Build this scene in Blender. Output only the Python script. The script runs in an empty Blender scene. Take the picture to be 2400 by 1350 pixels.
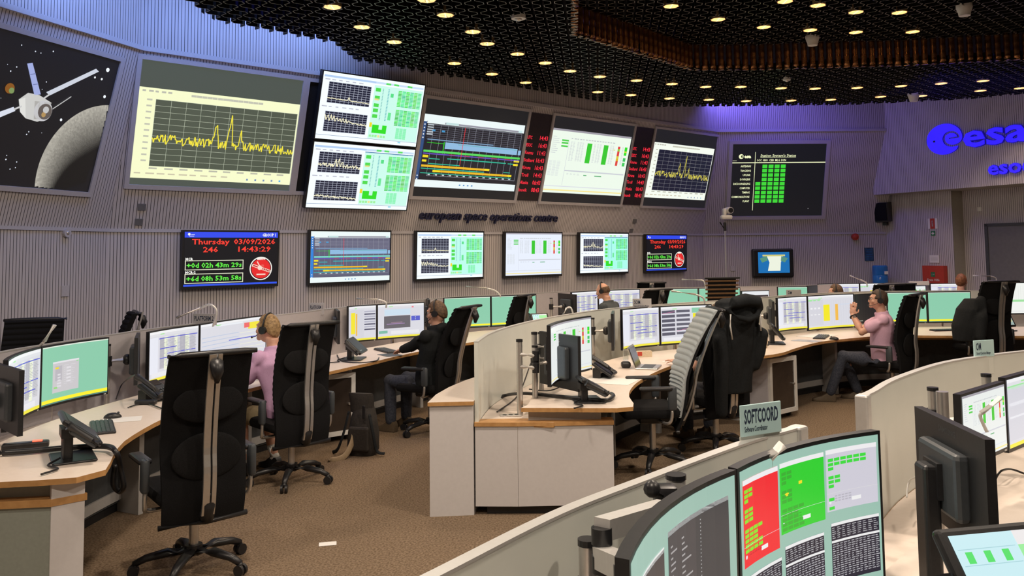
import bpy, bmesh, math, random
import numpy as np
from mathutils import Vector, Matrix
random.seed(7)
SC = bpy.context.scene
COL = SC.collection
PI = math.pi
# ------------------------------------------------------------ camera, exposure, world
FPX, CYP, PITCH, ROLL, HC = 1983.0, 450.0, 0.0699, -0.0111, 1.85
_cp, _sp, _cr, _sr = math.cos(PITCH), math.sin(PITCH), math.cos(ROLL), math.sin(ROLL)
CF = Vector((0, _cp, _sp)); _U = Vector((0, -_sp, _cp)); _R = Vector((1, 0, 0))
CR = _R * _cr + _U * _sr; CU = -_R * _sr + _U * _cr
cd = bpy.data.cameras.new('camera'); cam = bpy.data.objects.new('camera', cd); COL.objects.link(cam)
cd.sensor_width = 36.0; cd.lens = FPX / 2400 * 36; cd.shift_y = -(675 - CYP) / 2400; cd.clip_start = 0.05
cam.matrix_world = Matrix(((CR.x, CU.x, -CF.x, 0), (CR.y, CU.y, -CF.y, 0), (CR.z, CU.z, -CF.z, HC), (0, 0, 0, 1)))
SC.camera = cam
SC.view_settings.view_transform = 'Standard'; SC.view_settings.look = 'None'
SC.view_settings.exposure = 0.0; SC.view_settings.gamma = 1.0; SC.view_settings.use_curve_mapping = False
W = bpy.data.worlds.new('world'); SC.world = W; W.use_nodes = True
W.node_tree.nodes['Background'].inputs[0].default_value = (0.62, 0.72, 1.0, 1)
W.node_tree.nodes['Background'].inputs[1].default_value = 0.05
LENS_E = 1.7      # glow of the ceiling downlights
SPOT_W = 36.0      # light each downlight throws down

def ray(x, y): return CF + CR * ((x - 1200) / FPX) + CU * ((CYP - y) / FPX)
def G(x, y, z):
    r = ray(x, y); t = (z - HC) / r.z; return Vector((r.x * t, r.y * t, z))
def GY(x, y, Y):
    r = ray(x, y); t = Y / r.y; return Vector((r.x * t, Y, HC + r.z * t))
def onplane(x, y, p0, N):
    r = ray(x, y); c = Vector((0, 0, HC)); t = (p0 - c).dot(N) / r.dot(N); return c + r * t

# lamps: blue cove light between the ceiling and the walls, warm lamps of the rear half of the room
def area(name, loc, target, sx, sy, power, col, spread=PI):
    l = bpy.data.lights.new(name, 'AREA'); l.shape = 'RECTANGLE'; l.size = sx; l.size_y = sy; l.energy = power; l.color = col; l.spread = spread
    o = bpy.data.objects.new(name, l); COL.objects.link(o); o.location = loc
    o.rotation_euler = (Vector(target) - Vector(loc)).to_track_quat('-Z', 'Y').to_euler(); return o
area('cove_light_left', (-3.9, 7.6, 4.7), (-4.6, 8.6, 3.6), 2.2, .15, 26, (.26, .42, 1))
area('cove_light_front', (-2.6, 9.4, 4.75), (-3.2, 9.9, 3.6), 2.4, .15, 24, (.26, .42, 1))
area('cove_light_station', (4.7, 15.2, 4.75), (5.2, 16.2, 3.4), 2.6, .15, 26, (.2, .15, 1))
area('cove_light_emblem', (7.1, 12.6, 4.47), (7.1, 12.6, 0), 2.4, 1.6, 30, (.05, .05, 1))
area('cove_light_mesh', (-2.4, 8.8, 4.8), (-1.4, 8.6, 4.3), 1.6, .8, 10, (.06, .06, 1))
for rx, ry, p in ((-3.2, 2.5, 60), (0, 1.0, 75), (3.2, 2.0, 70), (1.4, 4.6, 70), (-1.2, 4.8, 70), (4.2, 5.6, 70), (2.6, 7.6, 60)):
    area('room_downlight', (rx, ry, 4.25), (rx, ry, 0), .3, .3, p * 1.15, (1, .84, .68))

# ------------------------------------------------------------ materials
MT = {}
def mat(name, col, rough=.55, metal=0.0, spec=.5, emit=None, es=0.0, noise=None, bump=None, alpha=None, trans=0.0):
    m = bpy.data.materials.new(name); m.use_nodes = True; nt = m.node_tree; b = nt.nodes['Principled BSDF']
    b.inputs['Base Color'].default_value = (*col, 1); b.inputs['Roughness'].default_value = rough; b.inputs['Metallic'].default_value = metal
    b.inputs['Specular IOR Level'].default_value = spec
    if trans: b.inputs['Transmission Weight'].default_value = trans
    if emit: b.inputs['Emission Color'].default_value = (*emit, 1); b.inputs['Emission Strength'].default_value = es
    tc = None
    if noise or bump:
        tc = nt.nodes.new('ShaderNodeTexCoord')
    if noise:
        sc, c2, lo, hi = noise
        n = nt.nodes.new('ShaderNodeTexNoise'); n.inputs['Scale'].default_value = sc; n.inputs['Detail'].default_value = 4
        r = nt.nodes.new('ShaderNodeValToRGB'); r.color_ramp.elements[0].position = lo; r.color_ramp.elements[1].position = hi
        r.color_ramp.elements[0].color = (*col, 1); r.color_ramp.elements[1].color = (*c2, 1)
        nt.links.new(tc.outputs['Object'], n.inputs['Vector']); nt.links.new(n.outputs['Fac'], r.inputs['Fac']); nt.links.new(r.outputs['Color'], b.inputs['Base Color'])
    if bump:
        sc, st = bump
        n = nt.nodes.new('ShaderNodeTexNoise'); n.inputs['Scale'].default_value = sc; n.inputs['Detail'].default_value = 3
        bp = nt.nodes.new('ShaderNodeBump'); bp.inputs['Strength'].default_value = st; bp.inputs['Distance'].default_value = .004
        nt.links.new(tc.outputs['Object'], n.inputs['Vector']); nt.links.new(n.outputs['Fac'], bp.inputs['Height']); nt.links.new(bp.outputs['Normal'], b.inputs['Normal'])
    MT[name] = m; return m
mat('carpet', (.125, .088, .056), .95, noise=(75, (.24, .175, .12), .38, .62), bump=(120, .6), spec=.1)
mat('white_laminate', (.62, .60, .605), .38, noise=(40, (.65, .63, .635), .3, .7))
mat('desk_laminate', (.74, .64, .56), .38, noise=(40, (.78, .68, .60), .3, .7))
mat('grey_laminate', (.42, .41, .40), .5, noise=(60, (.45, .44, .43), .3, .7))
mat('grey_green_panel', (.30, .33, .29), .5, noise=(60, (.33, .36, .32), .3, .7))
mat('dark_panel', (.05, .055, .06), .6, noise=(30, (.065, .07, .075), .3, .7))
mat('wood_edge', (.46, .24, .085), .45, noise=(30, (.56, .31, .12), .3, .7))
mat('frosted_panel', (.68, .71, .66), .35, noise=(5, (.71, .74, .69), .3, .7))
mat('trim_grey', (.46, .44, .47), .5, noise=(40, (.49, .47, .5), .3, .7))
mat('black_plastic', (.012, .012, .014), .38, noise=(80, (.018, .018, .02), .3, .7))
mat('grey_plastic', (.045, .052, .06), .4, noise=(80, (.055, .062, .07), .3, .7))
mat('black_fabric', (.007, .007, .008), .9, spec=.15, bump=(220, .4), noise=(200, (.011, .011, .012), .3, .7))
mat('dark_pad', (.010, .010, .011), .9, spec=.1, bump=(220, .4), noise=(200, (.017, .017, .018), .3, .7))
mat('silver', (.62, .60, .58), .32, .85, noise=(60, (.66, .64, .62), .3, .7))
mat('alu', (.66, .65, .63), .42, .5, noise=(60, (.7, .69, .67), .3, .7))
mat('silver_fabric', (.42, .46, .48), .5, .2, noise=(90, (.47, .51, .53), .3, .7))
mat('mesh_metal', (.009, .008, .008), .4, .5, noise=(12, (.013, .011, .010), .3, .7))
mat('copper', (.36, .17, .08), .25, .95, noise=(9, (.50, .25, .11), .3, .7), bump=(14, .6))
mat('black_void', (.004, .004, .005), .9, noise=(4, (.005, .005, .006), .3, .7))
mat('lamp_reflector', (.75, .55, .32), .3, .7, noise=(40, (.8, .6, .36), .3, .7))
mat('lamp_lens', (1, .8, .5), .4, emit=(1, .52, .17), es=LENS_E, noise=(40, (1, .82, .52), .3, .7))
mat('lamp_rib', (1, .8, .5), .4, emit=(1, .8, .5), es=1.5, noise=(40, (1, .82, .52), .3, .7))
mat('white_plastic', (.7, .69, .66), .45, noise=(60, (.73, .72, .7), .3, .7))
mat('paper', (.75, .74, .72), .8, noise=(60, (.78, .77, .75), .3, .7))
mat('sign_board', (.50, .72, .73), .35, noise=(8, (.53, .75, .76), .3, .7))
mat('ink', (.02, .035, .07), .5, noise=(60, (.025, .04, .08), .3, .7))
mat('navy', (.012, .014, .05), .5, noise=(60, (.015, .017, .06), .3, .7))
mat('blue_glow', (.03, .02, .8), .4, emit=(.022, .008, 1), es=1.15, noise=(10, (.04, .03, .85), .3, .7))
mat('blue_side', (.02, .015, .35), .5, emit=(.02, .01, .8), es=.12, noise=(10, (.03, .02, .4), .3, .7))
mat('red', (.45, .04, .025), .45, noise=(30, (.5, .05, .03), .3, .7))
mat('sign_green', (.02, .18, .07), .5, noise=(30, (.03, .2, .08), .3, .7))
mat('door_grey', (.13, .13, .14), .5, noise=(20, (.15, .15, .16), .3, .7))
mat('jamb', (.35, .33, .27), .6, noise=(20, (.38, .36, .29), .3, .7))
mat('water_blue', (.02, .16, .55), .15, noise=(6, (.03, .22, .62), .3, .7))
mat('blue_poster', (.015, .05, .12), .5, noise=(12, (.03, .09, .18), .4, .6))
mat('smoked_glass', (.035, .026, .022), .12, noise=(10, (.045, .034, .028), .3, .7))
mat('skin', (.58, .31, .215), .5, noise=(30, (.64, .36, .26), .3, .7))
mat('pink_shirt', (.60, .36, .58), .85, noise=(120, (.66, .41, .64), .3, .7), bump=(60, .3))
mat('rose_shirt', (.60, .37, .50), .85, noise=(120, (.66, .42, .55), .3, .7), bump=(60, .3))
mat('black_hoodie', (.012, .014, .016), .9, noise=(90, (.018, .02, .022), .3, .7), bump=(60, .4), spec=.2)
mat('grey_shirt', (.05, .06, .07), .9, noise=(90, (.065, .075, .085), .3, .7))
mat('khaki', (.20, .16, .09), .9, noise=(90, (.24, .19, .11), .3, .7), bump=(40, .3))
mat('denim', (.022, .028, .045), .9, noise=(60, (.05, .055, .075), .35, .7), bump=(40, .4))
mat('blond_hair', (.20, .12, .05), .6, noise=(50, (.46, .30, .14), .35, .65), bump=(120, .6))
mat('brown_hair', (.06, .032, .016), .6, noise=(50, (.15, .085, .042), .35, .65), bump=(120, .6))
mat('dark_hair', (.035, .02, .012), .6, noise=(70, (.07, .042, .026), .35, .65), bump=(120, .6))
mat('red_hair', (.13, .045, .016), .6, noise=(50, (.27, .10, .035), .35, .65), bump=(120, .6))
mat('sock', (.55, .55, .52), .9, noise=(90, (.6, .6, .57), .3, .7))
mat('shoe_brown', (.07, .05, .03), .6, noise=(90, (.10, .07, .04), .3, .7))
mat('lip', (.42, .16, .12), .5, noise=(30, (.46, .18, .14), .3, .7))
mat('eye_white', (.75, .73, .7), .3, noise=(30, (.78, .76, .73), .3, .7))
mat('cream_plush', (.62, .50, .34), .95, noise=(60, (.70, .58, .42), .3, .7), bump=(90, .8))
mat('biscuit_red', (.5, .05, .03), .5, noise=(20, (.55, .07, .04), .3, .7))
mat('clear_glass', (.85, .9, .88), .05, noise=(20, (.86, .91, .89), .3, .7), trans=.9)
mat('strip_dark', (.022, .016, .02), .35, noise=(20, (.03, .02, .026), .3, .7))
mat('red_led', (.2, .01, .01), .4, emit=(1, .03, .06), es=1.0, noise=(30, (.22, .012, .012), .3, .7))
mat('small_led', (.2, .01, .01), .4, emit=(1, .1, .05), es=2.5, noise=(30, (.22, .012, .012), .3, .7))
mat('backpack', (.018, .015, .013), .8, noise=(60, (.03, .024, .02), .3, .7), bump=(70, .5))
mat('tan', (.30, .22, .13), .85, noise=(60, (.36, .27, .17), .3, .7))
# screens: what a face shows is stored as its own colour
m = bpy.data.materials.new('screen_glow'); m.use_nodes = True; nt = m.node_tree; b = nt.nodes['Principled BSDF']
b.inputs['Base Color'].default_value = (.01, .01, .012, 1); b.inputs['Roughness'].default_value = .35
at_ = nt.nodes.new('ShaderNodeAttribute'); at_.attribute_name = 'Col'
nt.links.new(at_.outputs['Color'], b.inputs['Emission Color']); b.inputs['Emission Strength'].default_value = 1.0; MT['screen'] = m
# fluted wall covering: light slats with dark gaps, running along uv.x in metres
def wallmat(name, c1, c2, gap, period=.0365):
    m = bpy.data.materials.new(name); m.use_nodes = True; nt = m.node_tree; b = nt.nodes['Principled BSDF']; b.inputs['Roughness'].default_value = .8
    uv = nt.nodes.new('ShaderNodeUVMap'); sx = nt.nodes.new('ShaderNodeSeparateXYZ'); nt.links.new(uv.outputs[0], sx.inputs[0])
    d = nt.nodes.new('ShaderNodeMath'); d.operation = 'DIVIDE'; d.inputs[1].default_value = period; nt.links.new(sx.outputs[0], d.inputs[0])
    f = nt.nodes.new('ShaderNodeMath'); f.operation = 'FRACT'; nt.links.new(d.outputs[0], f.inputs[0])
    l = nt.nodes.new('ShaderNodeMath'); l.operation = 'LESS_THAN'; l.inputs[1].default_value = .17; nt.links.new(f.outputs[0], l.inputs[0])
    n = nt.nodes.new('ShaderNodeTexNoise'); n.inputs['Scale'].default_value = 3; 
    r = nt.nodes.new('ShaderNodeMix'); r.data_type = 'RGBA'; r.inputs[6].default_value = (*c1, 1); r.inputs[7].default_value = (*c2, 1); nt.links.new(n.outputs['Fac'], r.inputs[0])
    g = nt.nodes.new('ShaderNodeMix'); g.data_type = 'RGBA'; g.inputs[7].default_value = (*gap, 1); nt.links.new(l.outputs[0], g.inputs[0]); nt.links.new(r.outputs[2], g.inputs[6])
    nt.links.new(g.outputs[2], b.inputs['Base Color'])
    bp = nt.nodes.new('ShaderNodeBump'); bp.invert = True; bp.inputs['Strength'].default_value = .6; bp.inputs['Distance'].default_value = .006
    nt.links.new(l.outputs[0], bp.inputs['Height']); nt.links.new(bp.outputs['Normal'], b.inputs['Normal']); MT[name] = m
wallmat('fluted_wall', (.53, .495, .505), (.56, .525, .535), (.035, .035, .04))

# ------------------------------------------------------------ mesh helpers
def V(*a): return Vector(a)
def frame_of(d, up=Vector((0, 0, 1))):
    d = d.normalized()
    if abs(d.dot(up)) > .98: up = Vector((0, 1, 0))
    x = d.cross(up).normalized(); y = x.cross(d).normalized(); return x, y, d
class MB:
    def __init__(s): s.v = []; s.f = []; s.mi = []; s.m = 0
    def add(s, vs, fs):
        o = len(s.v); s.v += [Vector(p) for p in vs]; s.f += [tuple(i + o for i in f) for f in fs]; s.mi += [s.m] * len(fs); return s
    def box(s, c, sz, rz=0, rot=None, taper=1.0):
        R = rot if rot is not None else Matrix.Rotation(rz, 3, 'Z'); c = Vector(c); vs = []
        for k in (-1, 1):
            t = taper if k > 0 else 1
            for a, b_ in ((-1, -1), (1, -1), (1, 1), (-1, 1)):
                vs.append(c + R @ Vector((a * sz[0] / 2 * t, b_ * sz[1] / 2 * t, k * sz[2] / 2)))
        return s.add(vs, [(3, 2, 1, 0), (4, 5, 6, 7), (0, 1, 5, 4), (1, 2, 6, 5), (2, 3, 7, 6), (3, 0, 4, 7)])
    def rbox(s, c, sz, r=.01, rot=None, rz=0, n=3):       # box with rounded vertical corners and softened top and bottom
        R = rot if rot is not None else Matrix.Rotation(rz, 3, 'Z'); c = Vector(c); rings = []
        hx, hy, hz = (q / 2 for q in sz); r = min(r, hx * .98, hy * .98); rz_ = min(r, hz * .9)
        for (ins, z) in ((rz_, -hz), (rz_ * .3, -hz + rz_ * .3), (0, -hz + rz_), (0, hz - rz_), (rz_ * .3, hz - rz_ * .3), (rz_, hz)):
            ring = []; q = max(r - ins * .6, .0006)
            for k, (sx, sy) in enumerate(((1, 1), (-1, 1), (-1, -1), (1, -1))):
                for i in range(n + 1):
                    a = k * PI / 2 + i / n * PI / 2
                    ring.append(c + R @ Vector((sx * (hx - ins - q) + q * math.cos(a), sy * (hy - ins - q) + q * math.sin(a), z)))
            rings.append(ring)
        return s.loft(rings)
    def loft(s, rings, caps=True, closed=True):
        n = len(rings[0]); vs = [p for r in rings for p in r]; fs = []
        for i in range(len(rings) - 1):
            for j in range(n if closed else n - 1):
                a, b_ = i * n + j, i * n + (j + 1) % n; fs.append((a, b_, b_ + n, a + n))
        if caps and closed: fs.append(tuple(reversed(range(n)))); fs.append(tuple(range((len(rings) - 1) * n, len(rings) * n)))
        return s.add(vs, fs)
    def cyl(s, p0, p1, r, r2=None, n=16, caps=True):
        p0, p1 = Vector(p0), Vector(p1); x, y, d = frame_of(p1 - p0); r2 = r if r2 is None else r2
        return s.loft([[p + (x * math.cos(2 * PI * i / n) + y * math.sin(2 * PI * i / n)) * q for i in range(n)] for p, q in ((p0, r), (p1, r2))], caps)
    def tube(s, pts, r, n=8, flat=None):
        pts = [Vector(p) for p in pts]; rings = []; x = None
        for i, p in enumerate(pts):
            d = (pts[min(i + 1, len(pts) - 1)] - pts[max(i - 1, 0)]).normalized()
            if x is None: x, y, _ = frame_of(d)
            else:
                x = (x - d * x.dot(d)); x = x.normalized() if x.length > 1e-5 else frame_of(d)[0]; y = d.cross(x)
            q = r[i] if isinstance(r, (list, tuple)) else r
            fx = flat or 1
            rings.append([p + x * math.cos(2 * PI * k / n) * q * fx + y * math.sin(2 * PI * k / n) * q for k in range(n)])
        return s.loft(rings)
    def sphere(s, c, r, n=14, m=10, rot=None, fn=None):
        c = Vector(c); r = r if isinstance(r, (tuple, list)) else (r, r, r); vs = []; fs = []
        for i in range(m + 1):
            t = PI * i / m
            for j in range(n):
                a = 2 * PI * j / n; d = Vector((math.sin(t) * math.cos(a), math.sin(t) * math.sin(a), math.cos(t)))
                k = fn(d) if fn else 1
                p = Vector((d.x * r[0], d.y * r[1], d.z * r[2])) * k
                vs.append(c + (rot @ p if rot is not None else p))
        for i in range(m):
            for j in range(n):
                a, b_ = i * n + j, i * n + (j + 1) % n; fs.append((a, a + n, b_ + n, b_))
        return s.add(vs, fs)
    def prism(s, pts, z0, z1, side_m=None):
        n = len(pts); vs = [Vector((p[0], p[1], z0)) for p in pts] + [Vector((p[0], p[1], z1)) for p in pts]; m0 = s.m
        ar = sum(pts[i][0] * pts[(i + 1) % n][1] - pts[(i + 1) % n][0] * pts[i][1] for i in range(n))
        top, bot = tuple(range(n, 2 * n)), tuple(reversed(range(n)))
        if ar < 0: top, bot = tuple(reversed(top)), tuple(reversed(bot))
        o = len(s.v); s.v += vs; s.f += [tuple(i + o for i in top), tuple(i + o for i in bot)]; s.mi += [m0, m0]
        for i in range(n):
            j = (i + 1) % n; f = (i, j, j + n, i + n)
            if ar < 0: f = f[::-1]
            s.f.append(tuple(k + o for k in f)); s.mi.append(m0 if side_m is None else side_m)
        return s
    def wallstrip(s, pts, z0, z1, th):                     # upright panel following a plan polyline
        P = [Vector((p[0], p[1], 0)) for p in pts]; L, Rr = [], []
        for i, p in enumerate(P):
            d = (P[min(i + 1, len(P) - 1)] - P[max(i - 1, 0)]).normalized(); nn = Vector((-d.y, d.x, 0)) * th / 2
            L.append(p + nn); Rr.append(p - nn)
        rings = [[Vector((l.x, l.y, z0)), Vector((r_.x, r_.y, z0)), Vector((r_.x, r_.y, z1)), Vector((l.x, l.y, z1))] for l, r_ in zip(L, Rr)]
        return s.loft(rings)
    def build(s, name, mats, parent=None, smooth=False, loc=None):
        me = bpy.data.meshes.new(name); me.from_pydata([tuple(p) for p in s.v], [], s.f)
        ms = mats if isinstance(mats, (list, tuple)) else [mats]
        for q in ms: me.materials.append(MT[q])
        me.polygons.foreach_set('material_index', s.mi)
        bm = bmesh.new(); bm.from_mesh(me); bmesh.ops.recalc_face_normals(bm, faces=bm.faces); bm.to_mesh(me); bm.free()
        if smooth: me.shade_smooth() if smooth is True else me.set_sharp_from_angle(angle=smooth)
        if smooth and smooth is not True:
            for p in me.polygons: p.use_smooth = True
        o = bpy.data.objects.new(name, me); COL.objects.link(o)
        if parent: o.parent = parent
        if loc is not None: o.location = loc
        return o
def tag(o, label, cat, group=None, kind=None):
    o['label'] = label; o['category'] = cat
    if group: o['group'] = group
    if kind: o['kind'] = kind
    return o
def thing(name, label, cat, loc=(0, 0, 0), rz=0, group=None):
    o = bpy.data.objects.new(name, None); o.empty_display_size = .1; COL.objects.link(o); o.location = loc; o.rotation_euler = (0, 0, rz); return tag(o, label, cat, group)
def struct(o): o['kind'] = 'structure'; return o
def dup(root, loc, rz, label, group=None):
    r = root.copy(); COL.objects.link(r); r.location = loc; r.rotation_euler = (0, 0, rz); r['label'] = label
    if group: r['group'] = group
    for ch in list(root.children):
        c = ch.copy(); COL.objects.link(c); c.parent = r
        for g in list(ch.children):
            d = g.copy(); COL.objects.link(d); d.parent = c
    return r
SM = math.radians(40)
def spline(pts, n=6):
    P = [Vector(p) for p in pts]; out = []
    for i in range(len(P) - 1):
        a, b_, c, d = P[max(i - 1, 0)], P[i], P[i + 1], P[min(i + 2, len(P) - 1)]
        for k in range(n):
            t = k / n; out.append(.5 * (2 * b_ + (c - a) * t + (2 * a - 5 * b_ + 4 * c - d) * t * t + (3 * b_ - a - 3 * c + d) * t ** 3))
    out.append(P[-1]); return out
_tc = {}
def text2d(s, bold=0.0, res=2):
    k = (s, bold)
    if k not in _tc:
        cu = bpy.data.curves.new('t', 'FONT'); cu.body = s; cu.size = 1; cu.resolution_u = res; cu.offset = bold
        o = bpy.data.objects.new('t', cu); COL.objects.link(o); bpy.context.view_layer.update()
        me = o.evaluated_get(bpy.context.evaluated_depsgraph_get()).to_mesh()
        vs = [(v.co.x, v.co.y) for v in me.vertices]; fs = [tuple(p.vertices) for p in me.polygons]
        bpy.data.objects.remove(o); bpy.data.curves.remove(cu); _tc[k] = (vs, fs)
    return _tc[k]
def text_solid(mb, s, mapf, size, depth=0.0, bold=0.0, width=None, align=0):   # mapf(x, y, d) places the letters
    vs, fs = text2d(s, bold)
    x0 = min(v[0] for v in vs); x1 = max(v[0] for v in vs); sx = size if width is None else width / (x1 - x0)
    off = (x1 - x0) * sx * align
    P = [((x - x0) * sx - off, y * size) for x, y in vs]
    front = [mapf(x, y, depth) for x, y in P]
    mb.add(front, fs)
    if depth:
        ec = {}
        for f in fs:
            for i in range(len(f)):
                e = (f[i], f[(i + 1) % len(f)]); ec[e] = 1
        back = [mapf(x, y, 0) for x, y in P]; n = len(P); fs2 = [(a, b_, b_ + n, a + n) for (a, b_) in ec if (b_, a) not in ec]
        mb.add(front + back, fs2)

# ------------------------------------------------------------ screen pictures, drawn face by face
class Cv:
    def __init__(s, mapf, ar, segs=1, dl=.0012): s.map = mapf; s.ar = ar; s.v = []; s.f = []; s.c = []; s.segs = segs; s.l = 0; s.dl = dl
    def q(s, pts, c):
        o = len(s.v); s.v += [s.map(u, v, s.l * s.dl) for u, v in pts]; s.f.append(tuple(range(o, o + len(pts)))); s.c.append(c)
    def rect(s, u0, v0, u1, v1, c):
        n = max(1, int(abs(u1 - u0) * s.segs + .99))
        for i in range(n):
            a, b_ = u0 + (u1 - u0) * i / n, u0 + (u1 - u0) * (i + 1) / n; s.q([(a, v0), (a, v1), (b_, v1), (b_, v0)], c)
    def bg(s, c): s.rect(0, 0, 1, 1, c); s.l = 1
    def line(s, pts, w, c):
        for (a, b_) in zip(pts, pts[1:]):
            dx, dy = (b_[0] - a[0]) * s.ar, b_[1] - a[1]; L = math.hypot(dx, dy) or 1; nx, ny = -dy / L * w / 2 / s.ar, dx / L * w / 2
            s.q([(a[0] + nx, a[1] + ny), (a[0] - nx, a[1] - ny), (b_[0] - nx, b_[1] - ny), (b_[0] + nx, b_[1] + ny)], c)
    def grid(s, u0, v0, u1, v1, nx, ny, w, c):
        for i in range(nx + 1):
            u = u0 + (u1 - u0) * i / nx; s.rect(u - w / 2 / s.ar, v0, u + w / 2 / s.ar, v1, c)
        for i in range(ny + 1):
            v = v0 + (v1 - v0) * i / ny; s.rect(u0, v - w / 2, u1, v + w / 2, c)
    def disc(s, u, v, r, c, n=24): s.q([(u + r * math.cos(2 * PI * i / n) / s.ar, v - r * math.sin(2 * PI * i / n)) for i in range(n)], c)
    def text(s, u, v, h, t, c, width=None, align=0, bold=.012):
        vs, fs = text2d(t, bold, 1); x0 = min(p[0] for p in vs); x1 = max(p[0] for p in vs); sz = h / .72
        sx = sz / s.ar if width is None else width / (x1 - x0); off = (x1 - x0) * sx * align; o = len(s.v)
        s.v += [s.map(u + (x - x0) * sx - off, v - y * sz, s.l * s.dl) for x, y in vs]; s.f += [tuple(i + o for i in f) for f in fs]; s.c += [c] * len(fs)
    def dashes(s, u0, v0, u1, v1, rows, c, rnd, lo=.2, hi=.8, gap=.5, cells=1):
        h = (v1 - v0) / rows; w = (u1 - u0) / cells
        for i in range(rows):
            for k in range(cells):
                L = rnd.uniform(lo, hi) * w; s.rect(u0 + k * w, v0 + i * h, u0 + k * w + L, v0 + i * h + h * gap, c)
    def build(s, parent, name='screen'):
        me = bpy.data.meshes.new(name); me.from_pydata([tuple(p) for p in s.v], [], s.f); a = me.color_attributes.new('Col', 'FLOAT_COLOR', 'CORNER')
        arr = np.ones((len(me.loops), 4), 'f'); k = 0
        for f, c in zip(s.f, s.c): arr[k:k + len(f), :3] = c; k += len(f)
        a.data.foreach_set('color', arr.ravel()); me.materials.append(MT['screen'])
        o = bpy.data.objects.new(name, me); COL.objects.link(o); o.parent = parent; return o
WH = (1.0, 1.02, 1.0); GR = (.03, .75, .02); YE = (.9, .72, .02); SEA = (.26, .60, .41)
def noise_pts(rnd, n, base, amp, peaks, u0, u1):
    out = []
    for i in range(n):
        x = i / (n - 1); y = base + rnd.uniform(-amp, amp) + .05 * base * x
        for px, ph, pw in peaks: y -= ph * max(0, 1 - abs(x - px) / pw)
        out.append((u0 + (u1 - u0) * x, y))
    return out
def pic_plot(c, rnd, bgc, dark, gl, tr, u0=.1, v0=.12, u1=.99, v1=.86, n=260, lw=.008):
    c.bg(bgc); c.rect(u0, v0, u1, v1, dark); c.l = 2; c.grid(u0, v0, u1, v1, 10, 11, .0035, gl); c.l = 3; h = v1 - v0
    c.line(noise_pts(rnd, n, v0 + .58 * h, .075 * h, [(.42, .30 * h, .022), (.52, .46 * h, .02), (.60, .23 * h, .018)], u0, u1), lw, tr)
    c.l = 2; c.dashes(.3, .03, .75, .055, 1, (.55, .55, .45), rnd, .9, 1, 1, 14); c.dashes(.02, .025, .2, .045, 1, (.5, .5, .42), rnd, .5, .8, 1, 5)
    c.dashes(u0, .875, u1, .893, 1, (.5, .5, .4), rnd, .5, .6, 1, 10); c.dashes(.02, .935, .6, .95, 1, (.6, .55, .4), rnd, .5, .8, 1, 9)
    for i in range(11): c.rect(u0 - .05, v0 + h * i / 11, u0 - .02, v0 + h * i / 11 + .018, (.55, .55, .45))
    for i in range(5): c.rect(.7 + i * .055, .95, .712 + i * .055, .972, (.1, .45, .8) if i == 4 else (.2, .3, .5))
def pic_dual(c, rnd, top=True, teal=0.0):
    w = (.95, 1.05, 1.08); c.bg(w); dk = (.012, .014, .035); gl = (.42, .45, .55)
    for k, (v0, v1) in enumerate(((.14, .45), (.58, .88))):
        c.l = 1; c.rect(.06, v0, .46, v1, dk); c.l = 2; c.grid(.06, v0, .46, v1, 10, 9, .006, gl); c.l = 3; h = v1 - v0
        if top and k: pts = noise_pts(rnd, 90, v0 + .42 * h, .05 * h, [(i / 14, .3 * h * (1 - i / 16), .03) for i in range(9)], .06, .46)
        elif top: pts = noise_pts(rnd, 90, v0 + .78 * h, .02 * h, [(.5, .2 * h, .03)], .06, .46)
        elif k: pts = noise_pts(rnd, 90, v0 + .76 * h, .06 * h, [], .06, .46)
        else: pts = noise_pts(rnd, 90, v0 + .62 * h, .1 * h, [(.4, .3 * h, .03), (.48, .5 * h, .03), (.56, .25 * h, .03)], .06, .46)
        c.line(pts, .012, (.95, .9, .62))
    c.l = 1; c.rect(.01, .045, .5, .075, (.45, .62, .9)); c.rect(.5, .045, .99, .075, (.6, .75, .95)); c.rect(.49, .1, .99, .93, (.62 - teal, .98, .86))
    if not top: c.rect(.49, .09, .99, .108, (.03, .14, .4))
    c.l = 2
    for u in (.6, .68, .82): c.rect(u, .045, u + .05, .075, (.12, .75, .15))
    for v in (.14, .26, .38, .46, .55): c.rect(.505, v, .555, v + .055, (.08, .72, .08))
    c.rect(.505, .3, .55, .33, (.9, .75, .3)); c.rect(.49, .68, .515, .75, YE)
    for i in range(22):
        c.rect(.575, .14 + i * .023, .585, .15 + i * .023, (.1, .4, .4)); c.rect(.63, .14 + i * .023, .645, .152 + i * .023, (.15, .5, .55))
    c.rect(.66, .2, .69, .26, (.1, .75, .25)); c.rect(.66, .5, .69, .62, (.15, .8, .3))
    for i in range(26):
        if i in (12, 13): continue
        for k in range(6):
            g = rnd.uniform(.55, .95); c.rect(.735 + k * .041, .14 + i * .0215, .772 + k * .041, .156 + i * .0215, (.12 * g + .05 * (k > 3), g, .1 + .2 * (k % 2)))
    c.rect(.52, .71, .665, .84, GR); c.l = 3; c.rect(.585, .71, .62, .78, (.6, .95, .8)); c.l = 2
    for i in range(12):
        for k in range(3): c.rect(.765 + k * .037, .73 + i * .0145, .798 + k * .037, .741 + i * .0145, (.2, .9, .4))
    for i in range(6): c.rect(.5 + i * .028, .87, .522 + i * .028, .905, (.35, .9, .35) if i != 3 else (.9, .8, .3))
    c.rect(0, .935, 1, .94, (.05, .1, .3)); c.rect(.8, .95, .83, .965, (.15, .6, .8))
    c.dashes(.02, .1, .4, .115, 1, (.5, .5, .6), rnd, .4, .8, 1, 6); c.dashes(.02, .5, .4, .515, 1, (.5, .5, .6), rnd, .4, .8, 1, 6)
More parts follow.
